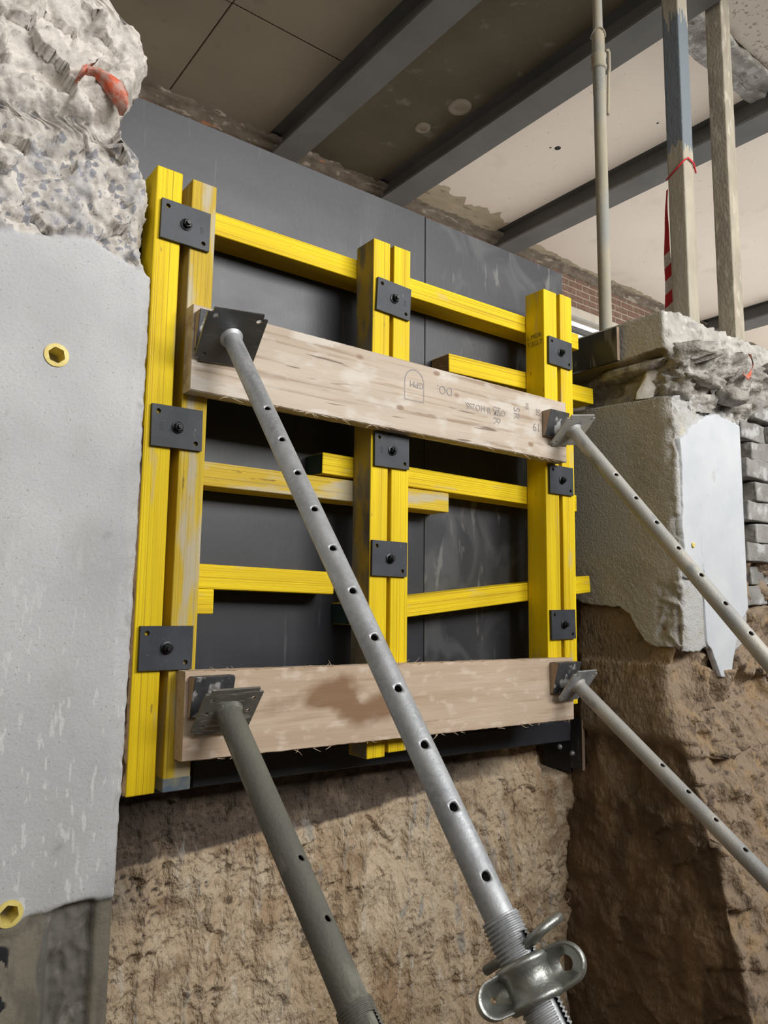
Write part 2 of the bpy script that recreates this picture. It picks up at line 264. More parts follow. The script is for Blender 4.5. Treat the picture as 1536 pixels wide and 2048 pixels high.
# ------------------------------------------------------------------ object helpers
def link(name, me, parent=None, mw=None, label=None, cat=None, group=None, kind=None):
    o = bpy.data.objects.new(name, me); C.objects.link(o)
    if mw is not None: o.matrix_world = mw
    if parent is not None:
        o.parent = parent
    if label: o['label'] = label
    if cat: o['category'] = cat
    if group: o['group'] = group
    if kind: o['kind'] = kind
    return o
def empty(name, mw, label, cat, group=None):
    o = link(name, None, None, mw, label, cat, group); o.empty_display_size = 0.05; return o
def pymesh(name, v, f, mats, smooth=False, mi=None):
    me = bpy.data.meshes.new(name); me.from_pydata([tuple(p) for p in v], [], [tuple(q) for q in f])
    for m in mats: me.materials.append(MT[m] if isinstance(m, str) else m)
    if mi is not None: me.polygons.foreach_set('material_index', mi)
    if smooth: me.polygons.foreach_set('use_smooth', [True]*len(me.polygons))
    me.update(); return me
def bm_mesh(name, bm, mats, smooth=False):
    me = bpy.data.meshes.new(name); bmesh.ops.recalc_face_normals(bm, faces=bm.faces); bm.to_mesh(me); bm.free()
    for m in mats: me.materials.append(MT[m])
    if smooth:
        me.polygons.foreach_set('use_smooth', [True]*len(me.polygons))
    return me
def box_bm(lo, hi, bev=0.0, seg=2, mw=None, bm=None):
    bm2 = bmesh.new(); bmesh.ops.create_cube(bm2, size=1.0)
    lo = Vector(lo); hi = Vector(hi); c = (lo+hi)/2; s = hi-lo
    for v in bm2.verts: v.co = Vector((v.co.x*s.x, v.co.y*s.y, v.co.z*s.z))+c
    if bev: bmesh.ops.bevel(bm2, geom=list(bm2.edges), offset=bev, segments=seg, affect='EDGES', profile=0.7)
    if mw is not None: bmesh.ops.transform(bm2, matrix=mw, verts=bm2.verts)
    if bm is None: return bm2
    t = bpy.data.meshes.new('t'); bm2.to_mesh(t); bm2.free(); bm.from_mesh(t); bpy.data.meshes.remove(t); return bm
def box_mesh(name, lo, hi, m, bev=0.0, seg=2):
    return bm_mesh(name, box_bm(lo, hi, bev, seg), [m])
def frame(o, x, y, z):
    return Matrix(((x[0], y[0], z[0], o[0]), (x[1], y[1], z[1], o[1]), (x[2], y[2], z[2], o[2]), (0, 0, 0, 1)))
def lathe(prof, n=32, a0=0.0, axis_z=True, closed=False):
    """prof: list of (r, z) -> verts, faces around local z"""
    v = []; f = []
    for r, z in prof:
        for k in range(n):
            a = a0+2*math.pi*k/n; v.append((r*math.cos(a), r*math.sin(a), z))
    m = len(prof)
    for i in range(m if closed else m-1):
        j = (i+1) % m
        for k in range(n):
            k2 = (k+1) % n
            f.append((i*n+k, i*n+k2, j*n+k2, j*n+k))
    return v, f
def tube_path(pts, r, n=10, cap=True):
    pts = [Vector(p) for p in pts]; v = []; f = []; ref = None
    for i, p in enumerate(pts):
        t = (pts[min(i+1, len(pts)-1)]-pts[max(i-1, 0)]).normalized()
        if ref is None: ref = t.orthogonal().normalized()
        ref = (ref-t*ref.dot(t)).normalized(); bb = t.cross(ref); rr = r[i] if isinstance(r, (list, tuple)) else r
        for k in range(n):
            a = 2*math.pi*k/n; v.append(p+ref*(rr*math.cos(a))+bb*(rr*math.sin(a)))
    for i in range(len(pts)-1):
        for k in range(n):
            k2 = (k+1) % n; f.append((i*n+k, i*n+k2, (i+1)*n+k2, (i+1)*n+k))
    if cap: f.append(tuple(range(n))[::-1]); f.append(tuple((len(pts)-1)*n+k for k in range(n)))
    return v, f
def merge(*parts):
    V = []; Fc = []
    for v, f in parts:
        b = len(V); V += list(v); Fc += [tuple(i+b for i in q) for q in f]
    return V, Fc
def grid_mesh(name, P, mats, attrs=None, skip=None, smooth=True, flip=False):
    nr, nc = P.shape[:2]; idx = np.arange(nr*nc).reshape(nr, nc)
    q = np.stack([idx[:-1, :-1], idx[:-1, 1:], idx[1:, 1:], idx[1:, :-1]], -1)
    if flip: q = q[..., ::-1]
    q = q.reshape(-1, 4)
    if skip is not None: q = q[~skip.reshape(-1)]
    me = bpy.data.meshes.new(name); me.vertices.add(nr*nc); me.vertices.foreach_set('co', P.reshape(-1).astype(np.float32))
    nf = len(q); me.loops.add(nf*4); me.polygons.add(nf)
    me.loops.foreach_set('vertex_index', q.reshape(-1).astype(np.int32))
    me.polygons.foreach_set('loop_start', (np.arange(nf)*4).astype(np.int32))
    try: me.polygons.foreach_set('loop_total', np.full(nf, 4, np.int32))
    except Exception: pass
    me.polygons.foreach_set('use_smooth', np.full(nf, smooth))
    me.update(calc_edges=True); me.validate()
    for m in mats: me.materials.append(MT[m])
    for k, a in (attrs or {}).items():
        at = me.attributes.new(k, 'FLOAT', 'POINT'); at.data.foreach_set('value', np.asarray(a, np.float32).reshape(-1))
    return me
def strip(path, ds):
    """resample an (x, y) path -> points, outward normals (left-hand of travel reversed), arc length"""
    path = np.array(path, float); seg = np.linalg.norm(np.diff(path, axis=0), axis=1); cum = np.concatenate([[0], np.cumsum(seg)])
    n = int(cum[-1]/ds)+1; s = np.linspace(0, cum[-1], n)
    x = np.interp(s, cum, path[:, 0]); y = np.interp(s, cum, path[:, 1])
    tx = np.gradient(np.convolve(np.pad(x, 3, 'edge'), np.ones(7)/7, 'valid')); ty = np.gradient(np.convolve(np.pad(y, 3, 'edge'), np.ones(7)/7, 'valid'))
    L = np.hypot(tx, ty)+1e-9
    return x, y, ty/L, -tx/L, s
def rock(name, loc, size, seed, m, sub=3, amp=0.35):
    bm = bmesh.new(); bmesh.ops.create_icosphere(bm, subdivisions=sub, radius=1.0)
    co = np.array([v.co[:] for v in bm.verts]); d = 1+amp*fbm(co, 1.1, 3, 0.5, seed)+.5*facets(co, .8, seed, .35, .12)+.3*facets(co, .3, seed+1, .4, .12)
    blk = np.sign(co)*np.abs(co)**0.75
    for v, p, k in zip(bm.verts, blk, d): v.co = Vector(p*k*np.array(size))
    return bm_mesh(name, bm, [m], True)
def text_mesh(name, s, size, m):
    cu = bpy.data.curves.new(name, 'FONT'); cu.body = s; cu.size = size; cu.extrude = 0.0004; cu.align_x = 'LEFT'
    o = bpy.data.objects.new(name, cu); C.objects.link(o); bpy.context.view_layer.update()
    me = bpy.data.meshes.new_from_object(o.evaluated_get(bpy.context.evaluated_depsgraph_get())); bpy.data.objects.remove(o); bpy.data.curves.remove(cu)
    me.materials.clear(); me.materials.append(MT[m]); return me
I4 = Matrix.Identity(4)

# ================================================================== STRUCTURE
KS = 1.10; ZC = 1.6+3.17*KS; YW = 4.40*KS; ZF = 1.6+3.018*KS
link('floor', box_mesh('floor', (-4, -5, -0.6), (9, 2.6, -0.35), 'floor'), kind='structure', label='trodden earth floor of the excavated pit', cat='floor')

# ---- broken concrete wall on the left
OUT = [(-.36, .632), (0, .634), (.626, .635), (.89, .636), (1.003, .639), (1.14, .646), (1.353, .649), (1.596, .652), (1.848, .655), (2.042, .656), (2.241, .657), (2.431, .657), (2.54, .651), (2.609, .652), (2.681, .656),
       (2.729, .653), (2.751, .635), (2.757, .600), (2.765, .572), (2.783, .574), (2.833, .559), (2.863, .564), (2.902, .588), (2.963, .612), (3.029, .629), (3.099, .637), (3.119, .618), (3.130, .577), (3.150, .491), (3.22, .40), (3.32, .30), (3.45, .0), (3.55, -.8)]
zz = np.arange(-.36, 3.551, 0.006); oz = np.array([p[0] for p in OUT]); ox = np.array([p[1] for p in OUT])
xmax = np.interp(zz, oz, ox)
u = np.concatenate([np.linspace(-1.6, 0.10, 18)[:-1], np.linspace(0.10, 0.65, 112)])
uu = (u+1.6)/2.25
Xg = -1.6+(xmax[:, None]+1.6)*uu[None, :]; Zg = np.repeat(zz[:, None], len(u), 1)
P0 = np.stack([Xg, np.full_like(Xg, 1.87), Zg], -1)
zs = 2.462+0.02*fbm(P0, (9, 1, 0.01), 3)+0.03*np.exp(-((Xg-0.47)/0.1)**2)
# the bare edge follows the chipped arris further down
arris = sstep(Xg, xmax[:, None]-0.035+0.03*fbm(P0, (6, 1, 6), 3, 0.6, 2), xmax[:, None]-0.004)*sstep(Zg, 0.95, 1.1)
roughm = np.clip(sstep(Zg-zs, -0.012, 0.012)+0.0, 0, 1)
damp = sstep(0.90+0.012*fbm(P0, (7, 1, .01), 3, .6, 4)-Zg, -0.008, 0.012)
damp = damp*(1-0.0*Xg)
nz = fbm(P0, 9, 5, 0.55, 1); nz2 = fbm(P0, 34, 3, 0.55, 2); big = fbm(P0, 3.2, 3, 0.5, 5)
chunk = sstep(Zg, 2.735, 2.80)
fc1 = facets(P0, 0.085, 3, .26, .05); fc2 = facets(P0, 0.026, 4, .30, .06); fc3 = facets(P0, 0.012, 6, .35, .07)
ridge = 0.012*(0.18-np.clip(np.abs(fbm(P0, 6, 4, .55, 19)), 0, .18))/0.18
dY = roughm*(0.008+0.009*nz+1.1*fc1+0.40*fc2+0.6*fc3-0.035*chunk*(0.7+0.6*big)-0.015*big+ridge)
dY += (1-roughm)*(0.0009*nz+0.0005*nz2)
dY += damp*(0.010+(0.012+0.05*np.abs(fbm(P0, (9, 1, 5), 4, 0.55, 8)))*sstep(Xg, 0.485, 0.505)*sstep(.60-Xg, 0, .015)+0.004*nz)
dY += arris*(0.012+0.012*np.abs(nz))
near = xmax[:, None]-Xg
dY += (1-roughm)*0.004*np.exp(-(near/0.006)**2)+roughm*0.05*np.exp(-(near/0.022)**2)
# a shallow shelf where the upper chunk overhangs
dY += roughm*0.03*np.exp(-((Zg-2.80-0.25*(0.55-Xg))/0.03)**2)*sstep(Xg, 0.38, 0.5)
holes = [(0.433, 2.179), (0.408, 0.912)]
for hx, hz in holes:
    k = np.exp(-(((Xg-hx)**2+(Zg-hz)**2)/0.05**2)**3); dY *= (1-k); damp = damp*(1-np.exp(-(((Xg-hx)**2+(Zg-hz)**2)/0.034**2)**4)*0.8)
P0[..., 1] += dY
P0[..., 0] += (roughm*0.006*nz2+arris*0.004*nz2)*np.exp(-near/0.05)
tar = damp*sstep(fbm(P0, (17, 1, 9), 3, .6, 12), 0.16, 0.24)*sstep(0.42-Xg, -0.02, 0.03)*sstep(Zg, .45, .55)*sstep(0.86-Zg, 0, .03)
agg = roughm*(1-chunk)
wob = .02*fbm(P0, (3, 1, 6), 3, .5, 55)
tan = damp*np.clip(sstep(.485-Xg+wob, -.01, .015)+.7*sstep(Xg+wob, .585, .60), 0, 1)
# wrap: side face and back
side = [P0]; at = [roughm, damp, agg, tar]
edge = P0[:, -1:, :]; cols = []
for k, yb in enumerate(np.linspace(1.90, 2.07, 8)):
    e = edge.copy(); e[:, 0, 1] = np.maximum(yb, edge[:, 0, 1]+0.004*(k+1)); e[:, 0, 0] += 0.008*fbm(e[:, 0, :], 14, 3, .5, 6)-0.004; cols.append(e)
e = cols[-1].copy(); e[:, 0, 0] = -1.6; cols.append(e)
Pw = np.concatenate([P0]+cols, 1)
ext = lambda a, v: np.concatenate([a, np.repeat(np.maximum(a[:, -1:], v), len(cols), 1)], 1)
skip = np.zeros((Pw.shape[0]-1, Pw.shape[1]-1), bool)
for hx, hz in holes:
    d = np.hypot(Pw[..., 0]-hx, Pw[..., 2]-hz); near_h = (d < 0.0255) & (Pw[..., 1] < 1.90)
    skip |= near_h[:-1, :-1] & near_h[1:, :-1] & near_h[:-1, 1:] & near_h[1:, 1:]
WL = link('wall_left', grid_mesh('wall_left', Pw, ['conc'], dict(scratch=ext(sstep(1.7-Pw[:, :-len(cols), 2], -.2, .5)*(1-damp), 0), rough=ext(roughm, 0.6), damp=ext(damp, 0), aggregate=ext(agg, 0.3), tar=ext(tar, 0), tan=ext(tan, 0)), skip), kind='structure',
          label='pale cast concrete wall with a broken rough top beside the yellow shuttering', cat='wall')
for i, (hx, hz) in enumerate(holes):
    n = 36; prof = []; v = []; f = []
    hexr = lambda a, R: R*math.cos(math.pi/6)/math.cos(((a+0.3) % (math.pi/3))-math.pi/6)
    rings = [(lambda a: 0.0285, 0.003), (lambda a: 0.0285, -0.003), (lambda a: hexr(a, 0.0205), -0.004), (lambda a: hexr(a, 0.0195), 0.05)]
    for rf, yy in rings:
        for k in range(n):
            a = 2*math.pi*k/n; v.append((rf(a)*math.cos(a), yy, rf(a)*math.sin(a)))
    for r in range(3):
        for k in range(n): f.append((r*n+k, r*n+(k+1) % n, (r+1)*n+(k+1) % n, (r+1)*n+k))
    f.append(tuple(3*n+k for k in range(n)))
    mi = [0]*(3*n)+[1]
    link('anchor_sleeve', pymesh('anchor_sleeve', v, f, ['ypl', 'rubble'], mi=mi), WL, Matrix.Translation((hx, 1.87, hz)), label='yellow plastic hexagonal sleeve ring set in the concrete')

# ---- soil under the shuttering
xs = np.arange(0.30, 2.72, 0.0065); zs_ = np.arange(-.36, 1.35, 0.0065)
Xg, Zg = np.meshgrid(xs, zs_); P = np.stack([Xg, np.full_like(Xg, 2.185), Zg], -1)
Pn = P.copy(); Pn[..., 0] += 0.03*fbm(P, (3, 1, 2), 2, .5, 3)
low = fbm(P, (2.2, 1, 2.2), 3, .5, 1); mid = fbm(P, (9, 1, 6), 4, .55, 2); fine = fbm(P, (38, 1, 24), 4, .6, 3)
groove = np.abs(fbm(Pn, (8.5, 1, 0.8), 2, .4, 7)); chop = fbm(P, (5, 1, 16), 3, .5, 9)
bot = sstep(0.95-Zg, -0.05, 0.15)
crk = fbm(Pn, (5, 1, 19), 4, .6, 41); crack = np.exp(-(crk/0.025)**2)*sstep(fbm(P, (3, 1, 3), 2, .5, 42), -0.05, .15)
fz1 = facets(P*np.array([1, 1, .8]), .13, 11, .12, .025); fz2 = facets(P*np.array([1, 1, .55]), .035, 12, .24, .04)*sstep(fbm(P, (3, 1, 3), 3, .5, 47), -.12, .25)
d = 0.014*low+0.012*mid+0.007*fine+.7*fz1+.6*fz2-.012*crack+bot*(0.020*(0.22-np.clip(groove, 0, .22))/0.22*(0.6+0.8*np.clip(chop+0.3, 0, 1)))
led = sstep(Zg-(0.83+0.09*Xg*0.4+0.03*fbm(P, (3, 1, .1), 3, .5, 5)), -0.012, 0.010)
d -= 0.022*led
lump = fbm(P, (4.5, 1, 4.5), 2, .5, 14); d += 0.03*np.clip(lump-0.12, 0, 1)
claw = np.clip(np.sin((Xg*0.93+Zg*0.18)*62), 0, 1)*sstep(Xg, 2.05, 2.12)*sstep(2.40-Xg, 0, .05)*sstep(Zg, .36, .5)*sstep(.86-Zg, 0, .1)
d += 0.010*claw
yy = 2.185-d; yy = yy+sstep(Xg, 2.50, 2.53)*sstep(Zg, .865, .885)*.16; yy = np.maximum(yy, np.where(Zg > 1.00, 2.150, 2.08)); P[..., 1] = yy
crk_ = crack
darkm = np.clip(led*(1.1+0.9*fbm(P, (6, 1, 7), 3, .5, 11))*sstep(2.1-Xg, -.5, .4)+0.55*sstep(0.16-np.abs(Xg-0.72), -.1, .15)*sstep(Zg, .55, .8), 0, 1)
grey = np.clip(sstep(groove, 0.05, 0.0)*bot*sstep(fbm(P, (6, 1, 8), 3, .5, 15), -0.05, .2)+claw*0.6, 0, 1)
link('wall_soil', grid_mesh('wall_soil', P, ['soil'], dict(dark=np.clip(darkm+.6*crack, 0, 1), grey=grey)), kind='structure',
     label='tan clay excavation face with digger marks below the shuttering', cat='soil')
# retained ground behind the panels
link('wall_retained_ground', box_mesh('wall_retained_ground', (-1.6, 2.36, -.36), (2.90, 4.35, 2.55), 'soil_side'), kind='structure', label='retained earth behind the black shuttering panels', cat='soil')

# ---- soil under the pillar
path = [(2.735, 2.40), (2.735, 1.60), (4.6, 1.60)]
x, y, nx, ny, s = strip(path, 0.008); zz = np.arange(-.36, 1.80, 0.009)
sc = 0.80
front = np.interp(zz, [0, .3, .7, .9, 1.08, 1.2, 1.45, 1.8], [1.36, 1.43, 1.52, 1.58, 1.66, 1.72, 1.70, 1.66])
leftx = np.interp(zz, [0, .4, .9, 1.2, 1.5, 1.8], [2.66, 2.67, 2.69, 2.71, 2.73, 2.74])
S, Zg = np.meshgrid(s, zz)
t = np.clip(S/sc, 0, 1)
X = np.where(S < sc, leftx[:, None], leftx[:, None]+(S-sc)); Y = np.where(S < sc, 2.40+(front[:, None]-2.40)*t, front[:, None])
P = np.stack([X, Y, Zg], -1); NX = np.repeat(nx[None], len(zz), 0); NY = np.repeat(ny[None], len(zz), 0)
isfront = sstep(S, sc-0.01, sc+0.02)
q = P.copy()
dd = 0.022*fbm(q, 4, 4, .55, 21)+0.010*fbm(q, 17, 4, .55, 22)+0.004*fbm(q, 50, 2, .5, 23)
ridg = 0.05*(0.2-np.clip(np.abs(fbm(q, (5, 5, 2.5), 3, .5, 25)), 0, .2))/0.2
dd += .9*facets(q, .16, 21, .22, .06)*(.25+.75*isfront)+.6*facets(q, .035, 22, .28, .06)*(.25+.75*isfront)
dd += isfront*(.7*ridg+0.02*fbm(q, 9, 3, .5, 26))
# a smoother flat stone face on the side, above the dark bay
stone = sstep(1.62-Zg, 0, .06)*sstep(Zg, 1.02, 1.10)*sstep(2.14-Y, 0, .05)*(1-isfront)
dd = dd*(1-0.65*stone)+0.035*stone
dd += 0.04*sstep(Zg, 1.0, 1.03)*isfront*sstep(3.2-X, 0, .1)
P[..., 0] += NX*dd; P[..., 1] += NY*dd
cl = sstep(Zg, 1.30, 1.42)*sstep(3.26-X, 0, .05); P[..., 1] = np.where(isfront > .02, np.maximum(P[..., 1], 1.40+.27*cl), P[..., 1]); P[..., 0] = np.where((S < sc+.03) & (Zg > 1.36), np.maximum(P[..., 0], 2.715), P[..., 0])
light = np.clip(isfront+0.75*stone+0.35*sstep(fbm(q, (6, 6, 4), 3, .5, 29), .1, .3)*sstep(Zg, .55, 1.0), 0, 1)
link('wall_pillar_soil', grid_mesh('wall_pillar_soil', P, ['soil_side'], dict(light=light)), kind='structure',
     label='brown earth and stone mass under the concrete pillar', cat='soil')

# ---- upper floor slab on the right, broken edge (rows: top cap, side, underside)
path = [(2.70, 4.38), (2.70, 1.66), (2.76, 1.645), (5.2, 1.60)]
x, y, nx, ny, s = strip(path, 0.011)
prof = [(0.9, 2.80), (0.5, 2.80), (0.2, 2.80), (0.05, 2.80), (0.0, 2.797)]+[(0.0, z) for z in np.linspace(2.785, 2.635, 16)]+[(0.012, 2.622), (0.04, 2.615), (0.08, 2.605), (0.14, 2.60), (0.2, 2.595), (0.27, 2.60), (0.35, 2.60), (0.6, 2.60)]
inset = np.array([p[0] for p in prof]); zr = np.array([p[1] for p in prof])
sc = 2.72
isf = sstep(s, sc-.01, sc+.03)
P = np.zeros((len(prof), len(s), 3)); P[..., 0] = x[None]-nx[None]*inset[:, None]; P[..., 1] = y[None]-ny[None]*inset[:, None]; P[..., 2] = zr[:, None]
# taper: front edge of the slab deepens and turns ragged to the right
isf2 = np.repeat(isf[None], len(prof), 0); body = ((inset < 0.3) & (zr < 2.799)).astype(float)[:, None]
fr = fbm(P, 12, 4, .55, 31); fr2 = fbm(P, 45, 3, .5, 32)
fs1 = facets(P, .06, 51, .16, .04); fs2 = facets(P, .018, 52, .22, .06)
off = body*(isf2*(0.012*fr+.8*fs1+.8*fs2)+(1-isf2)*(0.0015*fr+0.0012*fr2)); P[..., 0] += nx[None]*off; P[..., 1] += ny[None]*off
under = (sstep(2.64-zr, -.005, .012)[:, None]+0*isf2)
P[..., 2] += under*(0.022*fbm(P, 9, 4, .55, 33)+0.006*fr2)-under*isf2*0.03*(1+fr)
P[..., 2] += ((zr > 2.79)*1.0)[:, None]*(0.004*fr+isf2*0.012*fr*(inset < .1)[:, None])
cut = (1-isf2)*(1-under); 
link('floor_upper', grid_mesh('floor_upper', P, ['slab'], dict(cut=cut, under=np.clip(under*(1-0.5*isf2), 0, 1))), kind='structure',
     label='broken concrete floor slab on top of the pillar carrying the posts', cat='slab')

# ---- pillar: render core, white paint skin, rubble cap
path = [(2.70, 2.40), (2.70, 1.635), (2.708, 1.625), (3.20, 1.625), (3.20, 2.1)]
x, y, nx, ny, s = strip(path, 0.0075); s = s-.27
zb = np.interp(s, [0, .03, .22, .27, .34, .40, .505, .62, .66, .80, 1.0, 1.5], [1.62, 1.60, 1.585, 1.55, 1.44, 1.43, 1.42, 1.41, 1.43, 1.38, 1.45, 1.4])
zb = zb+0.012*fbm(np.stack([s, 0*s, 0*s], -1), 22, 3, .5, 41)
zt = np.interp(s, [0, .5, .7, 1.0, 1.5], [2.462, 2.432, 2.47, 2.46, 2.45])
rows = 150; tt = np.linspace(0, 1, rows)[:, None]
Z = zb[None]+(zt-zb)[None]*tt; P = np.stack([np.repeat(x[None], rows, 0), np.repeat(y[None], rows, 0), Z], -1)
isf = sstep(s, .49, .515)[None]+0*Z
gr = fbm(P, 60, 3, .6, 42); lw = fbm(P, 6, 3, .5, 43)
top = sstep(Z, 2.30+0.05*lw, 2.42)*isf
edgechip = np.exp(-((s[None]-.505)/.03)**2)*np.clip(fbm(P, (7, 7, 9), 3, .55, 44)+.15, 0, 1)
smooth_ = (1-isf)*sstep(0.30-s[None]+0.06*lw, -.06, .06)*sstep(Z, 1.75, 1.85)
dd = (0.0022*gr+0.003*lw)*(1-.7*smooth_)-0.05*edgechip+top*(0.02*fbm(P, 14, 4, .6, 45)-0.01+.7*facets(P, .025, 64, .35, .08))
low_ = sstep(1.68-Z, -.02, .02)*(1-isf)*sstep(s[None], .38, .42); dd += -0.012*low_*np.abs(fbm(P, 12, 3, .5, 46))*4
P[..., 0] += nx[None]*dd; P[..., 1] += ny[None]*dd
# closing rows at the bottom and top, running inwards
b1 = P[0].copy(); b1[:, 0] -= nx*0.06; b1[:, 1] -= ny*0.06; b1[:, 2] += 0.02
t1 = P[-1].copy(); t1[:, 0] -= nx*0.2; t1[:, 1] -= ny*0.2; t1[:, 2] += 0.03
P = np.concatenate([b1[None], P, t1[None]], 0); pad = lambda a: np.concatenate([a[:1], a, a[-1:]], 0)
pale = isf*np.clip(sstep(Z, 1.43, 1.5), 0.75, 1)
PIL = empty('concrete_pillar', Matrix.Translation((2.95, 1.9, 1.4)), 'rendered concrete pillar with flaking white front under the broken slab', 'pillar')
INV = PIL.matrix_world.inverted()
def under_pillar(me): me.transform(INV); return me
link('pillar_core', under_pillar(grid_mesh('pillar_core', P, ['render'], dict(smooth=pad(smooth_), pale=pad(pale)))), PIL)
xs = np.arange(2.715, 3.203, 0.006); zbw = np.interp(xs, [2.73, 2.80, 2.845, 2.86, 2.89, 2.92, 2.955, 3.03, 3.06, 3.10, 3.14, 3.203], [1.70, 1.69, 1.67, 1.44, 1.42, 1.37, 1.31, 1.30, 1.38, 1.47, 1.53, 1.58])
zbw = zbw+0.008*fbm(np.stack([xs, 0*xs, 0*xs], -1), 40, 3, .5, 51)
ztw = np.interp(xs, [2.73, 2.80, 2.9, 3.0, 3.2], [2.26, 2.31, 2.37, 2.40, 2.38])+0.02*fbm(np.stack([xs, 0*xs, 0*xs], -1), 25, 3, .5, 52)
Z = zbw[None]+(ztw-zbw)[None]*np.linspace(0, 1, 130)[:, None]; X = np.repeat(xs[None], 130, 0)
xl = 2.722+0.016*fbm(np.stack([0*Z[:, 0], 0*Z[:, 0], np.linspace(1.5, 2.4, 130)], -1), (1, 1, 9), 3, .5, 53)
X = xl[:, None]+(X-2.715)*((3.203-xl)/(3.203-2.715))[:, None]
Yf = 1.6185+0.0015*fbm(np.stack([X, 0*X, Z], -1), 8, 3, .5, 54)
Pf = np.stack([X, Yf, Z], -1); Pb = Pf.copy(); Pb[..., 1] = 1.634
vf = Pf.reshape(-1, 3); nr, nc = Z.shape
me = grid_mesh('paint_skin', Pf, ['white']); bm = bmesh.new(); bm.from_mesh(me)
be = [e for e in bm.edges if e.is_boundary]; r = bmesh.ops.extrude_edge_only(bm, edges=be)
for v in [g_ for g_ in r['geom'] if isinstance(g_, bmesh.types.BMVert)]: v.co.y = 1.645
bm.to_mesh(me); bm.free()
link('paint_skin', under_pillar(me), PIL, label='flaking white painted skin')
path = [(2.80, 2.14), (2.76, 1.70), (2.80, 1.62), (3.30, 1.60), (3.9, 1.66)]
x, y, nx, ny, s = strip(path, 0.009); zr = np.linspace(2.39, 2.66, 44)
P = np.zeros((44, len(s), 3)); P[..., 0] = x; P[..., 1] = y; P[..., 2] = zr[:, None]
fc = fbm(P, 7, 5, .6, 61); dd = 0.03*fc+.9*facets(P*np.array([1, 1, 1.25]), .10, 61, .26, .07)+.8*facets(P, .022, 62, .35, .08)
dd += 0.05*sstep(zr, 2.50, 2.62)[:, None]*sstep(s, .42, .5)[None]-0.04*sstep(2.44-zr, -.02, .03)[:, None]*sstep(s, .4, .5)[None]
P[..., 0] += nx[None]*dd; P[..., 1] += ny[None]*dd
link('rubble_layer', under_pillar(grid_mesh('rubble_layer', P, ['rubble'])), PIL, label='crumbled concrete layer between pillar and slab')

v, f = lathe([(.011, 0), (.011, -.003), (.006, -.004), (.001, -.002)], 14); v = [(p[0], p[2], p[1]) for p in v]
me = pymesh('anchor_plug', v, f, ['ypl'], True); me.transform(Matrix.Translation((2.786, 1.6175, 1.832))); link('anchor_plug', under_pillar(me), PIL, label='small yellow plastic plug')
STN = [((2.90, 1.590, 2.515), (.12, .04, .022), 1), ((3.06, 1.570, 2.475), (.09, .045, .035), 2), ((2.79, 1.95, 2.475), (.03, .08, .022), 5), ((2.76, 1.84, 2.595), (.05, .16, .026), 9)]
for loc, sz, sd in STN:
    link('stone', under_pillar((lambda m_: (m_.transform(Matrix.Translation(loc)), m_)[1])(rock('stone', loc, sz, sd, 'rubble'))), PIL)
o = link('stone_block', rock('stone_block', (0, 0, 0), (.16, .10, .062), 33, 'block', 4, .25), None, Matrix.Translation((3.52, 1.54, 2.665)) @ Matrix.Rotation(math.radians(-10), 4, 'Y'),
         'dark grey stone lump at the right under the broken slab edge', 'stone')
# thin flap of old plaster standing in the gap
bm = box_bm((-.035, -.004, -.06), (.035, .004, .06), .002, 1); bmesh.ops.subdivide_edges(bm, edges=bm.edges, cuts=3)
for v in bm.verts: v.co.y += 0.02*math.sin(v.co.z*22); v.co.x += 0.012*math.sin(v.co.z*40)+v.co.z*0.25
link('plaster_flake', bm_mesh('plaster_flake', bm, ['tapewhite'], True), None, Matrix.Translation((2.745, 1.76, 2.515)) @ Matrix.Rotation(math.radians(-60), 4, 'Z') @ Matrix.Rotation(math.radians(14), 4, 'X'),
     'pale curled plaster flake standing in the gap above the pillar', 'plaster')

# ---- old brickwork right of the pillar
WR = link('wall_right', box_mesh('wall_right', (3.23, 1.70, 1.55), (4.7, 2.1, 2.55), 'mortar'), kind='structure', label='greyed old brickwork to the right of the white pillar', cat='wall')
bmesh_ = None
for r in range(10):
    z0 = 1.60+r*0.092+random.uniform(-.003, .003)
    for k in range(6):
        x0 = 3.225+k*0.235+(0.09 if r % 2 else 0.0)+random.uniform(-.006, .006)
        bm = box_bm((-.113, -.06, -.042), (.113, .06, .042), .007, 2); bmesh.ops.subdivide_edges(bm, edges=[e for e in bm.edges if e.calc_length() > .04], cuts=4)
        co = np.array([v.co[:] for v in bm.verts]); nn = fbm(co+r*3+k, 30, 3, .5)*0.010+fbm(co+r*3+k, 11, 2, .5)*0.016
        for v, kk in zip(bm.verts, nn): v.co += v.co.normalized()*kk
        link('brick', bm_mesh('brick', bm, ['block'], True), WR, Matrix.Translation((x0+.112, 1.675+random.uniform(-.014, .014)+(0.03 if r < 2 else 0), z0+.04)) @ Matrix.Rotation(random.uniform(-.035, .035), 4, 'Y') @ Matrix.Rotation(random.uniform(-.05, .05), 4, 'Z'))

# ---- ceiling: panels between steel beams
CEIL = link('ceiling', box_mesh('ceiling', (-2.6, -1.2, ZC+0.06), (15, YW+0.3, ZC+0.25), 'ceil_dark'), kind='structure', label='old ceiling of concrete and plaster panels between steel beams', cat='ceiling')
def cpanel(x0, x1, y0, y1, m, lab, z=ZC):
    link('ceiling_panel', box_mesh('ceiling_panel', (x0, y0, z), (x1, y1, ZC+0.058), m, 0.003, 1), CEIL, label=lab)
gp = 0.004
for xa, xb in ((-2.6, .72), (.72, 1.72), (1.72, 2.505)):
    for ya, yb in ((-1.2, .5), (.5, 2.2), (2.2, 3.77), (3.77, YW-.02)):
        cpanel(xa+gp, xb-gp, ya+gp, yb-gp, 'ceil_grey', None, ZC+random.uniform(0, .004))
cpanel(2.728, 3.532, -1.2, YW-.02, 'ceil_dark', 'sooty dark ceiling panel')
cpanel(3.768, 4.91, 2.31, YW-.02, 'ceil_pale', 'cream painted ceiling panel')
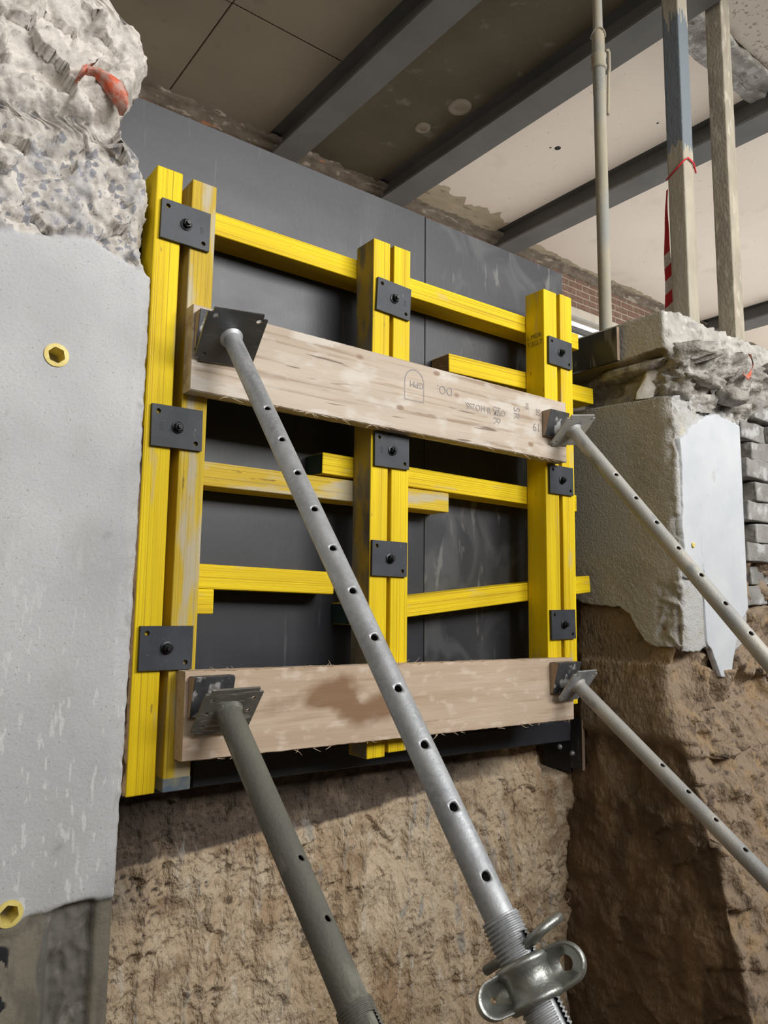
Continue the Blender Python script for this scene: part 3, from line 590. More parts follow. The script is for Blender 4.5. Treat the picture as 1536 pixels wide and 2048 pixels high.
cpanel(3.768, 4.91, -1.2, 2.09, 'ceil_speck', 'mould speckled ceiling panel', ZC-.01)
cpanel(5.156, 8.554, -1.2, YW-.02, 'ceil_pale', 'cream painted ceiling panel')
cpanel(8.883, 15, -1.2, YW-.02, 'ceil_pale', 'cream painted ceiling panel')
# rough stub of a removed partition under the ceiling
me = box_mesh('t', (3.78, 2.09, ZC-.05), (4.91, 2.31, ZC+.05), 'rubble', .004, 1); bm = bmesh.new(); bm.from_mesh(me); bpy.data.meshes.remove(me)
bmesh.ops.subdivide_edges(bm, edges=[e for e in bm.edges if e.calc_length() > .05], cuts=14, use_grid_fill=True)
co = np.array([v.co[:] for v in bm.verts]); nn = fbm(co, 12, 4, .5, 71)
for v, k in zip(bm.verts, nn): v.co.z += .03*k; v.co.y += .04*k
link('partition_stub', bm_mesh('partition_stub', bm, ['rubble'], True), CEIL, label='rough stub of a removed partition')
# discs and spots on the ceiling panels
for (px, py, r, m) in ((3.41, 3.62, .085, 'ceil_grey'), (3.355, 3.96, .06, 'ceil_grey')):
    v, f = lathe([(r, 0), (r*.95, -.012), (r*.5, -.016), (r*.42, -.006), (0.001, -.006)], 20)
    link('conduit_rose', pymesh('conduit_rose', v, f, [m], True), CEIL, Matrix.Translation((px, py, ZC)))
for (px, py, r) in ((4.34, 3.51, .024), (4.29, 3.54, .008), (4.67, 2.86, .008)):
    v, f = lathe([(r, 0.0), (r, -.002), (.001, -.0022)], 14); link('drill_spot', pymesh('drill_spot', v, f, ['bolt'], True), CEIL, Matrix.Translation((px, py, ZC)))

def ibeam(x0, x1, label):
    c = (x0+x1)/2; tf = 0.018; tw = 0.012; zt = ZC+.05
    prof = [(x0, ZF), (x1, ZF), (x1, ZF+tf), (c+tw/2, ZF+tf+.006), (c+tw/2, zt-tf), (x1, zt-tf), (x1, zt), (x0, zt), (x0, zt-tf), (c-tw/2, zt-tf), (c-tw/2, ZF+tf+.006), (x0, ZF+tf)]
    y0, y1 = -1.2, YW+.05; n = len(prof); ox = c
    v = [(p[0]-ox, y0, p[1]) for p in prof]+[(p[0]-ox, y1, p[1]) for p in prof]
    f = [(k, (k+1) % n, n+(k+1) % n, n+k) for k in range(n)]+[tuple(range(n))[::-1], tuple(range(n, 2*n))]
    link('steel_beam', pymesh('steel_beam', v, f, ['steel']), None, Matrix.Translation((ox, 0, 0)), label, 'beam', 'steel ceiling beams')
ibeam(2.51, 2.722, 'grey steel ceiling beam between the two grey-brown and sooty dark bays')
ibeam(3.537, 3.762, 'grey steel ceiling beam between the sooty dark bay and the cream ceiling')
ibeam(4.915, 5.15, 'grey steel ceiling beam between the two cream ceiling bays')
ibeam(8.56, 8.877, 'farthest grey steel ceiling beam, low behind the two square posts')

# ---- brick wall at the back with a window
WB = link('wall_back', None, kind='structure', label='brown brick back wall under the ceiling, with a bright window', cat='wall')
for lo, hi in (((-1.6, YW+.01, 2.5), (6.10, YW+.25, ZC+.1)), ((7.59, YW+.01, 2.5), (15, YW+.25, ZC+.1)), ((6.10, YW+.01, 4.69), (7.59, YW+.25, ZC+.1)), ((6.10, YW+.01, 2.5), (7.59, YW+.25, 3.3))):
    link('wall_masonry', box_mesh('wall_masonry', lo, hi, 'mortar'), WB)
link('lintel', box_mesh('lintel', (5.88, YW-.012, 4.60), (7.81, YW+.03, 4.693), 'frame', .004), WB, label='pale concrete lintel')
bk = [box_mesh('brick', (-.107, .003, -.030), (.107, .04, .030), 'brick', .003, 1), box_mesh('brick', (-.047, -.02, -.026), (.047, .012, .026), 'brick', .004, 1)]
for r in range(-5, 5):
    z = 4.735+r*0.0725
    xk = 1.35
    xk += (0.114 if r % 2 else 0)
    while xk < (8.5 if r >= 0 else 5.75):
        if True: link('brick', bk[0], WB, Matrix.Translation((xk, YW+random.uniform(.0, .004), z)))
        xk += 0.228
for side in ((7.61, 8.4),):
    for r in range(5):
        xk = side[0]+(.114 if r % 2 else 0)
        while xk+.1 < side[1]:
            link('brick', bk[0], WB, Matrix.Translation((xk, YW, 4.66-.0725*r))); xk += .228
# ragged plaster band where the wall meets the ceiling
n = 700; xx = np.linspace(1.1, 13, n); P = np.zeros((7, n, 3))
for k, (dy, dz) in enumerate(((-.10, .012), (-.085, -.010), (-.05, -.016), (-.03, -.026), (-.022, -.045), (-.012, -.06), (.02, -.06))):
    P[k, :, 0] = xx; P[k, :, 1] = YW+dy; P[k, :, 2] = ZC+dz
nn = fbm(P, (7, 1, 5), 4, .6, 81); P[..., 1] += .05*nn*np.array([1, 1, .8, .6, .3, .1, 0])[:, None]; P[..., 2] += .02*nn*np.array([0, 0, .5, 1, 1, 1, 1])[:, None]
for x0_, x1_ in ((3.78, 4.90), (5.17, 8.5)):
    n2 = int((x1_-x0_)/.02); xx2 = np.linspace(x0_, x1_, n2); Pp = np.zeros((12, n2, 3)); tq_ = np.linspace(0, 1, 12)[:, None]
    dep_ = (.30 if x0_ < 5 else .10)*(1+.8*fbm(np.stack([xx2, 0*xx2, 0*xx2], -1), 4, 4, .6, x0_))
    Pp[..., 0] = xx2; Pp[..., 1] = YW-.05-dep_[None]*tq_; Pp[..., 2] = ZC-.003*(1-tq_)+.0005*(tq_ > .99)
    link('plaster_patch', grid_mesh('plaster_patch', Pp, ['patch'], flip=True), CEIL, label='bare yellowish plaster strip along the wall')
link('plaster_edge', grid_mesh('plaster_edge', P, ['ceil_rag']), WB)
WN = link('window_1', box_mesh('window_1', (6.10, YW+.015, 3.3), (6.16, YW+.065, 4.69), 'frame', .004), kind='structure', label='bright window below the lintel in the brick wall', cat='window')
link('window_frame', box_mesh('window_frame', (6.16, YW+.015, 4.45), (7.59, YW+.065, 4.50), 'steel', .004), WN, label='dark transom bar')
link('window_frame', box_mesh('window_frame', (6.16, YW+.015, 4.63), (7.59, YW+.065, 4.69), 'frame', .004), WN)
link('window_frame', box_mesh('window_frame', (7.53, YW+.015, 3.3), (7.59, YW+.065, 4.45), 'frame', .004), WN)
link('pane', box_mesh('pane', (6.16, YW+.035, 4.50), (7.59, YW+.041, 4.63), 'glass'), WN)
link('pane', box_mesh('pane', (6.16, YW+.035, 3.3), (7.53, YW+.041, 4.45), 'glass'), WN)
# unseen walls added behind and beside the camera to block low light
for nm_, lo_, hi_, lb_ in (('wall_light_block_rear', (-2.6, -3.2, -.36), (8.2, -3.0, 3.3), 'unseen earth wall added behind the camera to block low light'), ('wall_light_block_right', (8.0, -3.0, -.36), (8.2, 1.6, 2.7), 'unseen earth wall added far to the right to block light')):
    link(nm_, box_mesh(nm_, lo_, hi_, 'floor'), kind='structure', label=lb_, cat='soil')
link('wall_light_block_left', box_mesh('wall_light_block_left', (-2.8, -5, -.36), (-2.6, YW, ZC+.25), 'ceil_grey'), kind='structure', label='unseen far left wall added to block light from the left', cat='wall')  # added out of view so that left-facing sides stay darker

# ================================================================== SHUTTERING
YP, YV, YR, YB = 1.850, 1.905, 2.005, 2.108      # fronts: planks, uprights, rails, panels
# panels
def panel(x0, x1, z0, z1, m, label):
    bm = box_bm((x0, YB, z0), (x1, YB+.018, z1), .0015, 1)
    c = ((x0+x1)/2, YB, z0)
    bmesh.ops.translate(bm, verts=bm.verts, vec=(-c[0], -c[1], -c[2]))
    me = bm_mesh('shuttering_board', bm, [m, 'ply_edge'])
    for p in me.polygons:
        if abs(p.normal.y) < .5: p.material_index = 1 if False else 0
    return link('shuttering_board', me, None, Matrix.Translation(c), label, 'panel', 'black shuttering panels')
panel(0.40, 1.799, 1.06, 3.090, 'ply', 'wide black plywood panel behind the left and middle yellow uprights')
panel(1.802, 2.62, 1.06, 3.088, 'ply_smear', 'narrow smeared black plywood panel right of the joint, behind the right uprights')
o = link('plywood_strip', box_mesh('plywood_strip', (0, 0, 0), (1.665, .026, .075), 'ply', .002, 1), None, Matrix.Translation((.915, 2.078, 1.068)) @ Matrix.Rotation(math.radians(1.35), 4, 'Y'), 'long black plywood strip along the foot of the shuttering', 'plywood strip')

def lvl_mesh(L, W, D, mats, side=None, end0=None):
    """beam along local +x, width local y, depth local z (front face at z = 0)"""
    bm = box_bm((0, -W/2, 0), (L, W/2, D), .005, 3)
    me = bm_mesh('beam', bm, mats)
    for p in me.polygons:
        n = p.normal
        if side is not None and n.y*side > .75: p.material_index = 1
        elif end0 and n.x < -.75 and end0[0] is not None: p.material_index = end0[0]
        elif end0 and n.x > .75 and end0[1] is not None: p.material_index = end0[1]
    return me
def upright(xc, z0, z1, label, m='lvl', W=.073, lean=0.0, side=None, mats=None, end=None):
    mw = Matrix.Translation((xc, YV, z0)) @ Matrix.Rotation(lean, 4, 'Y') @ frame((0, 0, 0), (0, 0, 1), (1, 0, 0), (0, 1, 0))
    return link('timber_upright', lvl_mesh(z1-z0, W, .098, mats or [m, 'raw_end'], side, end or (None, None)), None, mw, label, 'timber beam', 'yellow upright timbers')
U_A = upright(.7005, 1.112, 2.775, 'leftmost bright yellow upright timber beside the concrete wall', 'lvl', .073, .003)
U_B = upright(.794, 1.110, 2.772, 'second upright timber from the left, dull yellow with bluish foot', 'lvl_worn', .073, .008)
U_C = upright(1.434, 1.118, 2.797, 'middle yellow upright timber with a cement-grey left side', 'lvl', .070, .003, -1, ['lvl', 'lvl_grey'])
U_D = upright(1.519, 1.128, 2.797, 'yellow upright timber on the right of the grey-sided middle one', 'lvl', .072, .004)
U_E = upright(2.282, 1.20, 2.850, 'wide-sided yellow upright timber of the right pair, nearer the middle', 'lvl', .078, .005)
U_F = upright(2.378, 1.21, 2.855, 'rightmost slender yellow upright timber beside the pillar', 'lvl', .074, .006)
nt_ = 150; zt_ = np.linspace(1.115, 2.05, nt_); wv = np.clip(.006+.010*fbm(np.stack([zt_, 0*zt_, 0*zt_], -1), 14, 4, .6, 77), .0005, .0125)*sstep(2.02-zt_, 0, .3)+.0004
v = []; f = []
for i in range(nt_):
    z_ = zt_[i]-1.112; o_ = .0365
    for dy_, dz_ in ((-o_+.001, .002), (-o_-wv[i], .006), (-o_-wv[i]*.8, .05), (-o_+.001, .06)): v.append((z_, dy_, dz_))
for i in range(nt_-1):
    for j in range(3): f.append((i*4+j, i*4+j+1, (i+1)*4+j+1, (i+1)*4+j))
link('torn_edge', pymesh('torn_edge', v, f, ['raw_end']), U_A, label='torn brown timber edge')
# paint remnant at the foot of the second upright and tops
bm = box_bm((0, -.0372, -.0006), (.035, .0372, .05), .002, 1)
link('paint_patch', bm_mesh('paint_patch', bm, [ 'paint_blue' ] if 'paint_blue' in MT else ['paint_end']), U_B, None, label='blue paint remnant at the foot')

def rail(x0, z0, x1, z1, label, m='lvl', W=.070, D=.1, ends=None, mats=None, y=YR):
    a = math.atan2(z1-z0, x1-x0); L = math.hypot(x1-x0, z1-z0)
    mw = Matrix.Translation((x0, y, z0)) @ Matrix.Rotation(-a, 4, 'Y') @ frame((0, 0, 0), (1, 0, 0), (0, 0, 1), (0, -1, 0))
    me = lvl_mesh(L, W, D, mats or [m, 'raw_end'], None, ends)
    me.transform(Matrix.Translation((0, 0, -D)))
    return link('timber_rail', me, None, mw, label, 'timber beam', 'yellow horizontal timbers')
rail(.70, 2.718, 2.595, 2.731, 'topmost long yellow rail crossing behind all six uprights')
rail(1.831, 2.483, 2.69, 2.504, 'short yellow rail just above the upper plank, right half', ends=(1, 1))
rail(.70, 1.960, 1.83, 1.956, 'weathered whitish-yellow middle rail behind the long prop', 'lvl_worn')
rail(1.283, 2.038, 2.56, 2.017, 'yellow middle rail with a dark green painted left end', mats=['lvl', 'paint_end'], ends=(1, None))
rail(.72, 1.668, 1.335, 1.654, 'lower left yellow rail crossing behind the long prop')
rail(.70, 1.594, .925, 1.593, 'short yellow rail stub under the lower left rail')
rail(1.395, 1.556, 2.638, 1.679, 'tilted lower right yellow rail rising to the right', mats=['lvl', 'paint_end'], ends=(1, None))
rail(.72, 1.225, 2.50, 1.225, 'lowest yellow rail hidden behind the lower plank', D=.07)

# ---- planks
def plank(x0, x1, z0a, z1a, z0b, z1b, m, label, stain=False):
    nx_, nz_ = 160, 24; th = YV-YP-.002
    xs_ = np.linspace(x0, x1, nx_); P = []
    t = (xs_-x0)/(x1-x0); zb_ = z0a+(z0b-z0a)*t; zt_ = z1a+(z1b-z1a)*t
    zb_ = zb_+.0018*fbm(np.stack([xs_, 0*xs_, 0*xs_], -1), 40, 3, .6, z0a*9); zt_ = zt_+.0012*fbm(np.stack([xs_, 0*xs_, 0*xs_+4], -1), 30, 3, .6, z0a*5)
    rows = []                                    # closed section: front, top, back, bottom
    sec = [(0, v_) for v_ in np.linspace(0.012, 0.988, nz_)]
    ring = [(.004, .0)]+sec+[(.004, 1.0), (th-.004, 1.0), (th, .985), (th, .015), (th-.004, 0.0), (.004, .0)]
    for dy, vv in ring: rows.append(np.stack([xs_, np.full(nx_, YP+dy), zb_+(zt_-zb_)*vv], -1))
    P = np.stack(rows, 0); c = np.array([(x0+x1)/2, YP+th/2, (z0a+z1a)/2]); Q = P-c
    st = np.zeros(P.shape[:2])
    if stain:
        f1 = fbm(P, (5, 5, 7), 4, .55, 3)
        st = np.clip(np.exp(-((P[..., 0]-1.17)/.14)**2-((P[..., 2]-1.33-.12*(P[..., 0]-1.2))/.045)**2)+.85*np.exp(-((P[..., 0]-1.38)/.11)**2-((P[..., 2]-1.285)/.05)**2)+1.2*f1*np.exp(-((P[..., 0]-1.27)/.26)**2-((P[..., 2]-1.31)/.09)**2)-.15, 0, 1)
    me = grid_mesh('plank', Q, [m], dict(stain=st), smooth=False)
    # end caps
    bm = bmesh.new(); bm.from_mesh(me); bm.verts.ensure_lookup_table(); R = len(ring)
    for col in (0, nx_-1):
        bm.faces.new([bm.verts[r*nx_+col] for r in range(R-1)])
    bmesh.ops.remove_doubles(bm, verts=bm.verts, dist=1e-5); bmesh.ops.recalc_face_normals(bm, faces=bm.faces); bm.to_mesh(me); bm.free()
    ob = link('timber_plank', me, None, Matrix.Translation(c), label, 'plank', 'pale timber planks')
    # splinters along the sawn arrises
    vs, fs = [], []
    for k in range(42):
        x_ = random.uniform(x0+.05, x1-.02); tq = (x_-x0)/(x1-x0); topside = stain and random.random() < .45
        z_ = (z1a+(z1b-z1a)*tq) if topside else (z0a+(z0b-z0a)*tq)
        L_ = random.uniform(.008, .034); a_ = random.uniform(-.6, .6)+(0 if random.random() < .5 else math.pi); sg = 1 if topside else -1
        p0 = Vector((x_, YP+.002, z_)); p1 = p0+Vector((math.cos(a_)*L_*.6, -.006, sg*abs(math.sin(a_))*L_*.5)); p2 = p1+Vector((math.cos(a_)*L_*.4, -.003, sg*L_*random.uniform(-.1, .5)))
        a, b = tube_path([p0-Vector(c), p1-Vector(c), p2-Vector(c)], [.0011, .0008, .0003], 4); n0 = len(vs); vs += a; fs += [tuple(i+n0 for i in q_) for q_ in b]
    s_ = link('splinters', pymesh('splinters', vs, fs, ['plank_fresh']), ob, kind='stuff')
    return ob
PL1 = plank(.765, 2.305, 2.150, 2.388, 2.140, 2.378, 'plank', 'weathered upper plank with faded upside-down stamps, clamped across the uprights')
PL2 = plank(.783, 2.318, 1.192, 1.416, 1.165, 1.392, 'plank_fresh', 'lower rough-sawn plank with a brown stain, across the feet of the uprights', True)
# stamps on the upper plank (they stand upside down)
def stamp(s_, x, z, size, m='ink', parent=PL1, y=YP, turn=math.pi, name='stamp'):
    me = text_mesh(name, s_, size, m)
    mw = Matrix.Translation((x, y-.0006, z)) @ Matrix.Rotation(turn, 4, 'Y') @ Matrix.Rotation(math.pi/2, 4, 'X')
    o = link(name, me, parent); o.matrix_world = mw; o.matrix_parent_inverse = I4; o.matrix_local = parent.matrix_world.inverted() @ mw; return o
stamp('GPM', 1.575, 2.318, .030)
stamp("OVA '0 HO2SS.", 1.965, 2.288, .031)
stamp('DO.', 1.705, 2.325, .040)
stamp('NR', 1.905, 2.30, .050, turn=math.pi*.5)
stamp('SR', 2.010, 2.315, .046, turn=math.pi*.5)
stamp('19', 2.155, 2.268, .044); stamp('SI', 2.155, 2.325, .036); stamp('IIIII', 2.075, 2.34, .022, turn=math.pi*.5)
v, f = [], []
arch = [(-.042, -.052), (.042, -.052)]+[(.042*math.cos(a), .012+.044*math.sin(a)) for a in np.linspace(0, math.pi, 12)]
n = len(arch)
for k in range(n):
    px_, pz_ = arch[k]; v.append((px_, 0, pz_)); v.append((px_*.93, 0, pz_*.93))
f = [(2*k, 2*((k+1) % n), 2*((k+1) % n)+1, 2*k+1) for k in range(n)]
o = link('stamp', pymesh('stamp', v, f, ['ink']), PL1); o.matrix_local = PL1.matrix_world.inverted() @ Matrix.Translation((1.535, YP-.0006, 2.303))
# tiny print on the left side of the right pair
for s_, zz_ in (('L MDR', 2.655), ("T'2CLT", 2.625)):
    me = text_mesh('stamp', s_, .026, 'inkdark'); o = link('stamp', me, U_E)
    mw = Matrix.Translation((2.2465, YV+.086, zz_)) @ frame((0, 0, 0), (0, -1, 0), (0, 0, 1), (-1, 0, 0)); o.matrix_local = U_E.matrix_world.inverted() @ mw

# ---- black washer plates with bolts
def washer_mesh(Wd, H, T):
    """plate in local xz, front at y = -T; two bolt holes drilled near opposite corners"""
    bm = bmesh.new(); hr = .0065
    hs = [(-Wd/2+.018, H/2-.018), (Wd/2-.018, -H/2+.018)]
    v, f = [], []
    # split rectangle into a frame of quads round each hole using a coarse grid with two octagonal cells
    gx = [-Wd/2, -Wd/2+.008, -Wd/2+.028, Wd/2-.028, Wd/2-.008, Wd/2]; gz = [-H/2, -H/2+.008, -H/2+.028, H/2-.028, H/2-.008, H/2]
    key = {}
    def pt(x_, y_, z_):
        k = (round(x_, 5), round(y_, 5), round(z_, 5))
        if k not in key: key[k] = bm.verts.new((x_, y_, z_))
        return key[k]
    holecells = {(1, 3): hs[0], (3, 1): hs[1]}
    for i in range(5):
        for j in range(5):
            for y_ in (-T, 0):
                c4 = [(gx[i], gz[j]), (gx[i+1], gz[j]), (gx[i+1], gz[j+1]), (gx[i], gz[j+1])]
                if (i, j) in holecells:
                    cx, cz = holecells[(i, j)]; n_ = 12
                    cir = [(cx+hr*math.cos(math.radians(-135+30*k)), cz+hr*math.sin(math.radians(-135+30*k))) for k in range(n_)]
                    for q_ in range(4):
                        a = c4[q_]; b = c4[(q_+1) % 4]; cs = [cir[(q_*3+k) % n_] for k in range(4)]
                        bm.faces.new([pt(a[0], y_, a[1]), pt(b[0], y_, b[1])]+[pt(p[0], y_, p[1]) for p in cs[::-1]])
                    if y_ == 0:
                        for k in range(n_):
                            a, b = cir[k], cir[(k+1) % n_]; bm.faces.new([pt(a[0], 0, a[1]), pt(b[0], 0, b[1]), pt(b[0], -T, b[1]), pt(a[0], -T, a[1])])
                else: bm.faces.new([pt(p[0], y_, p[1]) for p in c4])
    for (A, B) in (((-Wd/2, None), 0), ((Wd/2, None), 0)):
        for j in range(5): bm.faces.new([pt(A[0], 0, gz[j]), pt(A[0], 0, gz[j+1]), pt(A[0], -T, gz[j+1]), pt(A[0], -T, gz[j])])
    for zc_ in (-H/2, H/2):
        for i in range(5): bm.faces.new([pt(gx[i], 0, zc_), pt(gx[i+1], 0, zc_), pt(gx[i+1], -T, zc_), pt(gx[i], -T, zc_)])
    return bm_mesh('plate', bm, ['blk'])
def rotx90(vs): return [(p[0], -p[2], p[1]) for p in vs]
WM = washer_mesh(.141, .112, .010)
v, f = lathe([(.0165, 0), (.0165, .003), (.0125, .0042), (.001, .0042)], 28); WA = pymesh('washer', rotx90(v), f, ['bolt'])
v, f = lathe([(.0125, .003), (.0125, .013), (.0105, .015), (.001, .015)], 6, .35); NU = pymesh('hex_nut', rotx90(v), f, ['bolt'])
v, f = lathe([(.0068, .012), (.0068, .021), (.0055, .0225), (.001, .0225)], 18); BO = pymesh('bolt_end', rotx90(v), f, ['bolt'])
PLATES = [(.752, 2.624, 'upper', 'left', .5), (.752, 2.054, 'middle', 'left', -.6), (.748, 1.474, 'lower', 'left', .4), (1.483, 2.602, 'upper', 'middle', 3), (1.480, 2.086, 'middle', 'middle', -.3), (1.474, 1.734, 'lower', 'middle', .6),
          (2.336, 2.598, 'upper', 'right', 1), (2.329, 2.078, 'middle', 'right', 0), (2.325, 1.516, 'lower', 'right', -.8)]
for i, (px, pz, a, b, tilt) in enumerate(PLATES):
    ob = empty('washer_plate', Matrix.Translation((px, YV-.001, pz)) @ Matrix.Rotation(math.radians(tilt), 4, 'Y'), f'{a} black steel washer plate clamping the {b} pair of yellow uprights', 'steel plate', 'black washer plates')
    link('plate', WM, ob); 
    link('washer', WA, ob, Matrix.Translation((0, -.010, 0))); link('hex_nut', NU, ob, Matrix.Translation((0, -.010, 0))); link('bolt_end', BO, ob, Matrix.Translation((0, -.010, 0)))
    if i in (0, 1, 3, 4):
        me = text_mesh('stamp', '22\n12', .011, 'blk'); link('stamp', me, ob, Matrix.Translation((.040 if i in (0, 3) else -.05, -.0106, .0)) @ Matrix.Rotation(math.pi/2, 4, 'X'))

# ---- side boards against the reveal
def sideboard(y0, y1, z0, z1, label, name):
    bm = box_bm((2.665, y0, z0), (2.683, y1, z1), .001, 1); c = Vector((2.674, (y0+y1)/2, z0)); bmesh.ops.translate(bm, verts=bm.verts, vec=-c)
    me = bm_mesh(name, bm, ['ply_smear', 'ply_edge'])
    for p in me.polygons:
        if p.normal.y < -.5: p.material_index = 1
    return link(name, me, None, Matrix.Translation(c), label, 'plywood board', 'black side boards')
sideboard(1.858, 2.20, 2.628, 2.776, 'black plywood side board fixed to the edge of the broken slab', 'side_board')
sb = sideboard(2.085, 2.15, .895, 1.105, 'black plywood side board with two screws at the foot of the shuttering', 'side_board')
sb.data.transform(Matrix.Diagonal((1, 1, 1, 1)))
bm = box_bm((2.668, 2.150, .875), (2.683, 2.30, 1.10), .001, 1); c = sb.matrix_world.translation
bmesh.ops.translate(bm, verts=bm.verts, vec=-c); link('board', bm_mesh('board', bm, ['ply']), sb)
for (y_, z_) in ((2.205, .975), (2.138, .958)):
    v, f = lathe([(.012, 0), (.012, .003), (.0075, .004), (.0075, .010), (.004, .011), (.001, .011)], 14); v = [(-p[2], p[0], p[1]) for p in v]
    o = link('screw_head', pymesh('screw_head', v, f, ['galv'], True), sb); o.location = Vector((2.665, y_, z_))-c

# ---- packers (wedges) behind the prop heads
def packer(x0, x1, z0, z1, t0, t1, label):
    yq = YP-.0012
    v = [(x0, yq, z0), (x1, yq, z0), (x1, yq, z1), (x0, yq, z1), (x0, YP-t0, z0), (x1, YP-t0, z0), (x1, YP-t1, z1), (x0, YP-t1, z1)]
    c = Vector(((x0+x1)/2, YP, z0)); v = [Vector(p)-c for p in v]
    f = [(0, 1, 2, 3), (4, 7, 6, 5), (0, 4, 5, 1), (1, 5, 6, 2), (2, 6, 7, 3), (3, 7, 4, 0)]
    me = pymesh('packer_block', v, f, ['ply_scuff', 'ply_edge'], mi=[0, 0, 1, 1, 0, 1])
    bm = bmesh.new(); bm.from_mesh(me); bmesh.ops.bevel(bm, geom=list(bm.edges), offset=.0015, segments=1, affect='EDGES'); bmesh.ops.recalc_face_normals(bm, faces=bm.faces); bm.to_mesh(me); bm.free()
    return link('packer_block', me, None, Matrix.Translation(c), label, 'packer', 'packers behind the prop heads')
packer(.770, .870, 2.262, 2.366, .012, .034, 'scuffed black packer behind the head of the long galvanised prop')
packer(.793, .905, 1.300, 1.404, .012, .040, 'muddy dark packer behind the head of the mud-coated prop')
packer(2.165, 2.275, 2.225, 2.322, .014, .045, 'grey-blue packer behind the head of the dusty prop on the upper plank')
packer(2.185, 2.315, 1.270, 1.382, .014, .045, 'black packer behind the head of the prop at the right of the lower plank')

# ================================================================== PUSH PROPS
def holed_tube(R, L0, L1, hole_s, th0, hr, n=32, wall=.004):
    """tube along local z from L0 to L1 with pairs of round holes at heights hole_s, centred on angle th0"""
    da = 2*math.pi/n; key = {}; V = []; Fc = []
    half = hr*1.35
    zs_ = [L0]
    for h in sorted(hole_s): zs_ += [h-half, h-half/2, h, h+half/2, h+half]
    zs_.append(L1); zs_ = sorted(zs_)
    a0 = th0-2*da
    def P_(a, z, r=R): return (r*math.cos(a), r*math.sin(a), z)
    def idx(k, p):
        if k not in key: key[k] = len(V); V.append(p)
        return key[k]
    starts = set(round(h-half, 6) for h in hole_s)
    hz = sorted(hole_s)
    for i in range(len(zs_)-1):
        inh = any(h-half-1e-9 <= zs_[i] and zs_[i+1] <= h+half+1e-9 for h in hz)
        for k in range(n):
            kk = k % (n//2)
            if inh and kk < 4: continue
            q = [(k, i), ((k+1) % n, i), ((k+1) % n, i+1), (k, i+1)]
            Fc.append([idx(t_, P_(a0+t_[0]*da, zs_[t_[1]])) for t_ in q])
    for h in hz:
        i0 = min(range(len(zs_)), key=lambda i: abs(zs_[i]-(h-half)))
        for sd in (0, n//2):
            ring = [(sd+j, i0) for j in range(4)]+[(sd+4, i0+j) for j in range(4)]+[(sd+4-j, i0+4) for j in range(4)]+[(sd, i0+4-j) for j in range(4)]
            ac = a0+(sd+2)*da; R_ = []; I_ = []; I2 = []
            for j, t_ in enumerate(ring):
                t_ = (t_[0] % n, t_[1]); R_.append(idx(t_, P_(a0+t_[0]*da, zs_[t_[1]])))
                ph = math.radians(-135+22.5*j); av = ac+hr*math.cos(ph)/R; zv = h+hr*math.sin(ph)
                I_.append(len(V)); V.append(P_(av, zv)); I2.append(len(V)); V.append(P_(av, zv, R-wall))
            for j in range(16):
                j2 = (j+1) % 16; Fc.append([R_[j], R_[j2], I_[j2], I_[j]]); Fc.append([I_[j], I_[j2], I2[j2], I2[j]])
    return V, Fc
def thread(R, L0, L1, pitch=.0062, amp=.0016, slot=None, n=40):
    m = int((L1-L0)/(pitch/6)); V = []; Fc = []
    for i in range(m+1):
        z = L0+(L1-L0)*i/m; e = min(1, min(i, m-i)/6)
        for k in range(n):
            ph = ((z/pitch-k/n) % 1.0); r = R+amp*e*(math.sin(2*math.pi*ph))
            a = 2*math.pi*k/n; V.append((r*math.cos(a), r*math.sin(a), z))
    for i in range(m):
        z = L0+(L1-L0)*(i+.5)/m
        for k in range(n):
            if slot and slot[0] < z < slot[1]:
                am = 2*math.pi*(k+.5)/n
                if abs(((am-slot[2]+math.pi) % (2*math.pi))-math.pi) < slot[3]: continue
            Fc.append((i*n+k, i*n+(k+1) % n, (i+1)*n+(k+1) % n, (i+1)*n+k))
    # end lips towards the inner tube
    for i, ri in ((0, -1), (m, 1)):
        b = len(V)
        for k in range(n): a = 2*math.pi*k/n; V.append(((R-.006)*math.cos(a), (R-.006)*math.sin(a), L0 if i == 0 else L1))
        for k in range(n):
            q = (i*n+k, i*n+(k+1) % n, b+(k+1) % n, b+k); Fc.append(q if ri > 0 else q[::-1])
    return V, Fc
def plate_mesh(S, T, holes, m, corner=.014, n4=8):
    """square plate, local xy, z from 0 to T, drilled with small round holes [(x, y, r)]"""
    bm = box_bm((-S/2, -S/2, 0), (S/2, S/2, T), 0)
    bmesh.ops.bevel(bm, geom=[e for e in bm.edges if abs(e.verts[0].co.z-e.verts[1].co.z) > T/2], offset=corner, segments=5, affect='EDGES')
    me = bm_mesh('head_plate', bm, [m]); o = bpy.data.objects.new('t', me); C.objects.link(o)
    cb = bmesh.new()
    for hx, hy, r, l in holes:
        t = bmesh.new(); bmesh.ops.create_cone(t, cap_ends=True, segments=14, radius1=r, radius2=r, depth=T*6)
        for v_ in t.verts: v_.co = Vector((v_.co.x+(math.copysign(l/2, v_.co.x) if l else 0)+hx, v_.co.y+hy, v_.co.z))
        tm = bpy.data.meshes.new('t2'); t.to_mesh(tm); t.free(); cb.from_mesh(tm); bpy.data.meshes.remove(tm)
    cm = bpy.data.meshes.new('c'); cb.to_mesh(cm); cb.free(); co_ = bpy.data.objects.new('c', cm); C.objects.link(co_)
    md = o.modifiers.new('b', 'BOOLEAN'); md.operation = 'DIFFERENCE'; md.solver = 'EXACT'; md.object = co_
    bpy.context.view_layer.update()
    r_ = bpy.data.meshes.new_from_object(o.evaluated_get(bpy.context.evaluated_depsgraph_get())); bpy.data.objects.remove(o); bpy.data.objects.remove(co_); r_.name = 'head_plate'
    return r_
